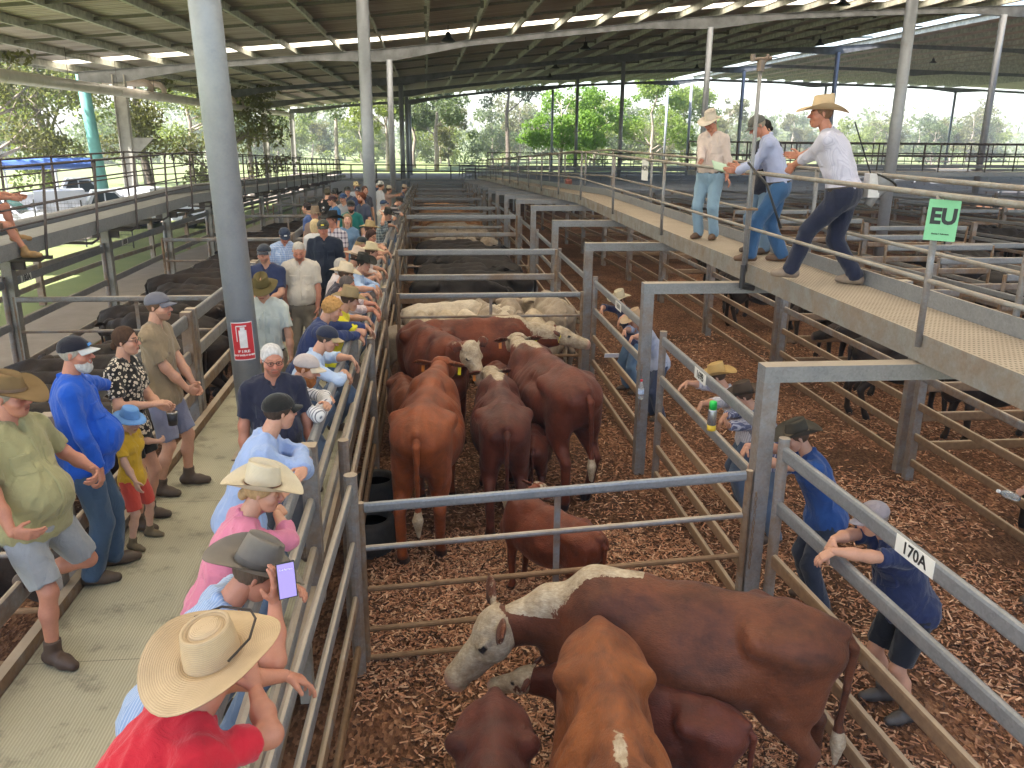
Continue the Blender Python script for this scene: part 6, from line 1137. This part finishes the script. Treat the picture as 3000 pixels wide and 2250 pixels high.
for i in range(64): x = -95+4.6*i+rs.uniform(-2, 2); sites.append((x, 168+rs.uniform(-12, 30)+max(0, x)*.12, rs.uniform(.65, 1.02)))
adj = ['pale', 'yellow green', 'grey green', 'dusty', 'slender', 'broad', 'ragged', 'rounded']
for i, (x, y, s_) in enumerate(sites):
    lb = '%s gum in the distant tree line, number %d from the left' % (adj[i % 8], i+1)
    if i < 6: p = tree(lb, x, y, 13+i % 3*2, 5+i % 2*1.4, (YG, BG, OL)[i % 3], 81+i, 4200, .36, group='distant tree line across the paddock', base=.15); protos.append(p); p.scale = (s_,)*3; p.location.z = -8
    else: d = dup(protos[(i*5) % 6], (x, y, -8), rs.uniform(0, 6), lb, None, s_)
V, Q, tn = leaves([(rs.uniform(-260, 520), rs.uniform(215, 330), -6+rs.uniform(0, 8), rs.uniform(5, 9)) for _ in range(420)], 60000, .9, np.random.RandomState(9), .9)
o = netobj('far_forest', V, Q, leafm((.15, .175, .08)), None, {'tone': tn}); o['kind'] = 'stuff'; tag(o, 'soft far forest filling the horizon behind the tree line', 'forest')
# power pole painted teal
P = thing('power_pole', 'thick pale teal painted pole leaning beside the parked vehicles', 'pole', (-19.3, 54.0, GZ+sl(52))); part('shaft', G().tube([(0, 0, 0), (-.35, 0, 6), (-.75, 0, 13)], [.36, .33, .29], 16), plain('teal_paint', (.16, .42, .38), .7, 0, .2, 1.2), P, True)
P = thing('power_pole', 'slim teal pole far off between the eave columns', 'pole', (-22.5, 103, GZ+sl(72))); part('shaft', G().tube([(0, 0, 0), (-.2, 0, 12)], [.35, .28], 12), plain('teal_paint', (.16, .42, .38), .7, 0, .2, 1.2), P, True)
# parked utes
def ute(label, x, y, rz_, c, canopy=False, rack=False):
    P = thing('parked_ute', label, 'ute', (x, y, GZ+sl(y)), rz_, 'vehicles parked beyond the left fence'); P.scale = (1.35,)*3 if rack else (1.1,)*3; pt = NB('car_paint', .3); pt.col(c); pt.b.inputs['Coat Weight'].default_value = .6; gl = plain('window_glass', (.03, .04, .05), .08, 0, .05); bk = plain('rubber_black', (.02, .02, .02), .8)
    pr = [(-2.55, .45), (-2.55, 1.0), (-2.45, 1.12), (-.35, 1.15), (-.05, 1.78), (.9, 1.80), (1.45, 1.18), (2.35, 1.02), (2.55, .85), (2.58, .45), (1.95, .40), (1.9, .62), (1.6, .78), (1.3, .62), (1.22, .38), (-1.1, .38), (-1.15, .62), (-1.5, .80), (-1.85, .62), (-1.9, .42)]
    n = len(pr); g = G(); W_ = lambda z: .92-.16*max(0, z-1.12)/.65
    g.add([(s_*W_(z), y_, z) for s_ in (-1, 1) for y_, z in pr], [(i, (i+1) % n, n+(i+1) % n, n+i) for i in range(n)]+[tuple(range(n))[::-1], tuple(range(n, 2*n))]); part('body', g, pt.m, P)
    for s_ in (-1, 1):
        g = G().add([(s_*(W_(z)+.006), y_, z) for y_, z in ((-.20, 1.20), (.04, 1.70), (.40, 1.71), (.40, 1.20))], [(0, 1, 2, 3)]).add([(s_*(W_(z)+.006), y_, z) for y_, z in ((.46, 1.20), (.46, 1.71), (.86, 1.70), (1.28, 1.20))], [(0, 1, 2, 3)]); part('side_window', g, gl, P)
        part('headlight', G().box((s_*.62-.2, 2.46, .82), (s_*.62+.2, 2.60, .98)), plain('lamp_clear', (.7, .7, .7), .1), P); part('mirror', G().box((s_*1.02-.08, 1.12, 1.2), (s_*1.02+.08, 1.22, 1.38)), bk, P)
    part('windscreen', G().add([(-.72, .95, 1.74), (.72, .95, 1.74), (.80, 1.43, 1.24), (-.80, 1.43, 1.24)], [(0, 1, 2, 3)]).xf(np.eye(3), (0, .015, .012)), gl, P); part('bumper', G().box((-.9, 2.52, .42), (.9, 2.68, .68)), bk, P); part('grille', G().box((-.4, 2.56, .72), (.4, 2.60, .98)), bk, P)
    for yy in (-1.5, 1.6):
        for s_ in (-1, 1):
            g = G().lathe([(.14, -.11), (.36, -.11), (.38, -.05), (.38, .05), (.36, .11), (.14, .11)], 18).xf(rotm('y', math.pi/2), (s_*.84, yy, .38)); w_ = part('wheel', g, bk, P, True); part('rim', G().lathe([(.001, 0), (.20, 0), (.22, .02)], 14).xf(rotm('y', math.pi/2*s_), (s_*.955, yy, .38)), plain('alloy', (.5, .5, .5), .3, .8), w_)
    if canopy: part('tray_canopy', G().box((-.9, -2.5, 1.14), (.9, -.4, 1.85)), pt.m, P)
    if rack:
        part('rack', G().tube([(-.85, -2.4, 1.12), (-.85, -2.4, 2.3), (.85, -2.4, 2.3), (.85, -2.4, 1.12)], .04, 6), plain('rack_white', (.7, .7, .7), .5), P); part('rack', G().tube([(-.85, -.4, 1.12), (-.85, -.4, 2.3), (.85, -.4, 2.3), (.85, -.4, 1.12)], .04, 6), plain('rack_white', (.7, .7, .7), .5), P); part('awning', G().tube([(-.9, -2.6, 2.42), (-.9, 1.2, 2.45)], .22, 8).tube([(.9, -2.6, 2.42), (.9, 1.2, 2.45)], .22, 8), plain('blue_tarp', (.07, .15, .45), .6), P)
WH = (.62, .64, .70); ute('white ute at the far left with its bonnet facing right', -18.9, 38.5, -1.35, WH, True); ute('white ute with a blue awning rack behind the pole', -22.2, 56, -1.15, WH, False, True); ute('silver white ute behind the eave column', -15.6, 50.5, -1.2, (.45, .50, .62)); ute('white wagon with tall canopy right of the eave column', -14.0, 48.5, -1.9, WH, True); ute('white ute nosing out beside the teal pole', -17.4, 47, -1.15, WH, True); ute('pale ute at the left picture edge behind the tree trunk', -21.6, 43, -1.4, WH)
# wire mesh fence before the vehicles
P = thing('mesh_fence', 'thin dark wire mesh fence in front of the parked vehicles', 'fence', (-12, 36, GZ+sl(36))); wi = plain('fence_wire', (.05, .05, .05), .6, .4)
for i in range(9): part('post', G().tube([(-i*2, .4*i, 0), (-i*2, .4*i, 1.9)], .03, 6), wi, P)
g = G()
for z in np.arange(.1, 1.9, .15): g.tube([(0, 0, z), (-16, 3.2, z)], .006, 4)
for i in range(107): g.tube([(-i*.15, .03*i, .1), (-i*.15, .03*i, 1.85)], .004, 3)
part('wire', g, wi, P)
hz = thing_ = None
hb = G().box((-290, -40, -9.2), (520, 345, 24)); hm = bpy.data.materials.new('haze'); hm.use_nodes = True; hm.node_tree.nodes.clear()
pv_ = hm.node_tree.nodes.new('ShaderNodeVolumePrincipled'); pv_.inputs['Color'].default_value = (.90, .93, 1, 1); pv_.inputs['Density'].default_value = .0013; ho = hm.node_tree.nodes.new('ShaderNodeOutputMaterial'); hm.node_tree.links.new(pv_.outputs[0], ho.inputs['Volume'])
o = part('haze', hb, hm); o['kind'] = 'stuff'; tag(o, 'thin bright summer haze lying over the yards and trees', 'haze')
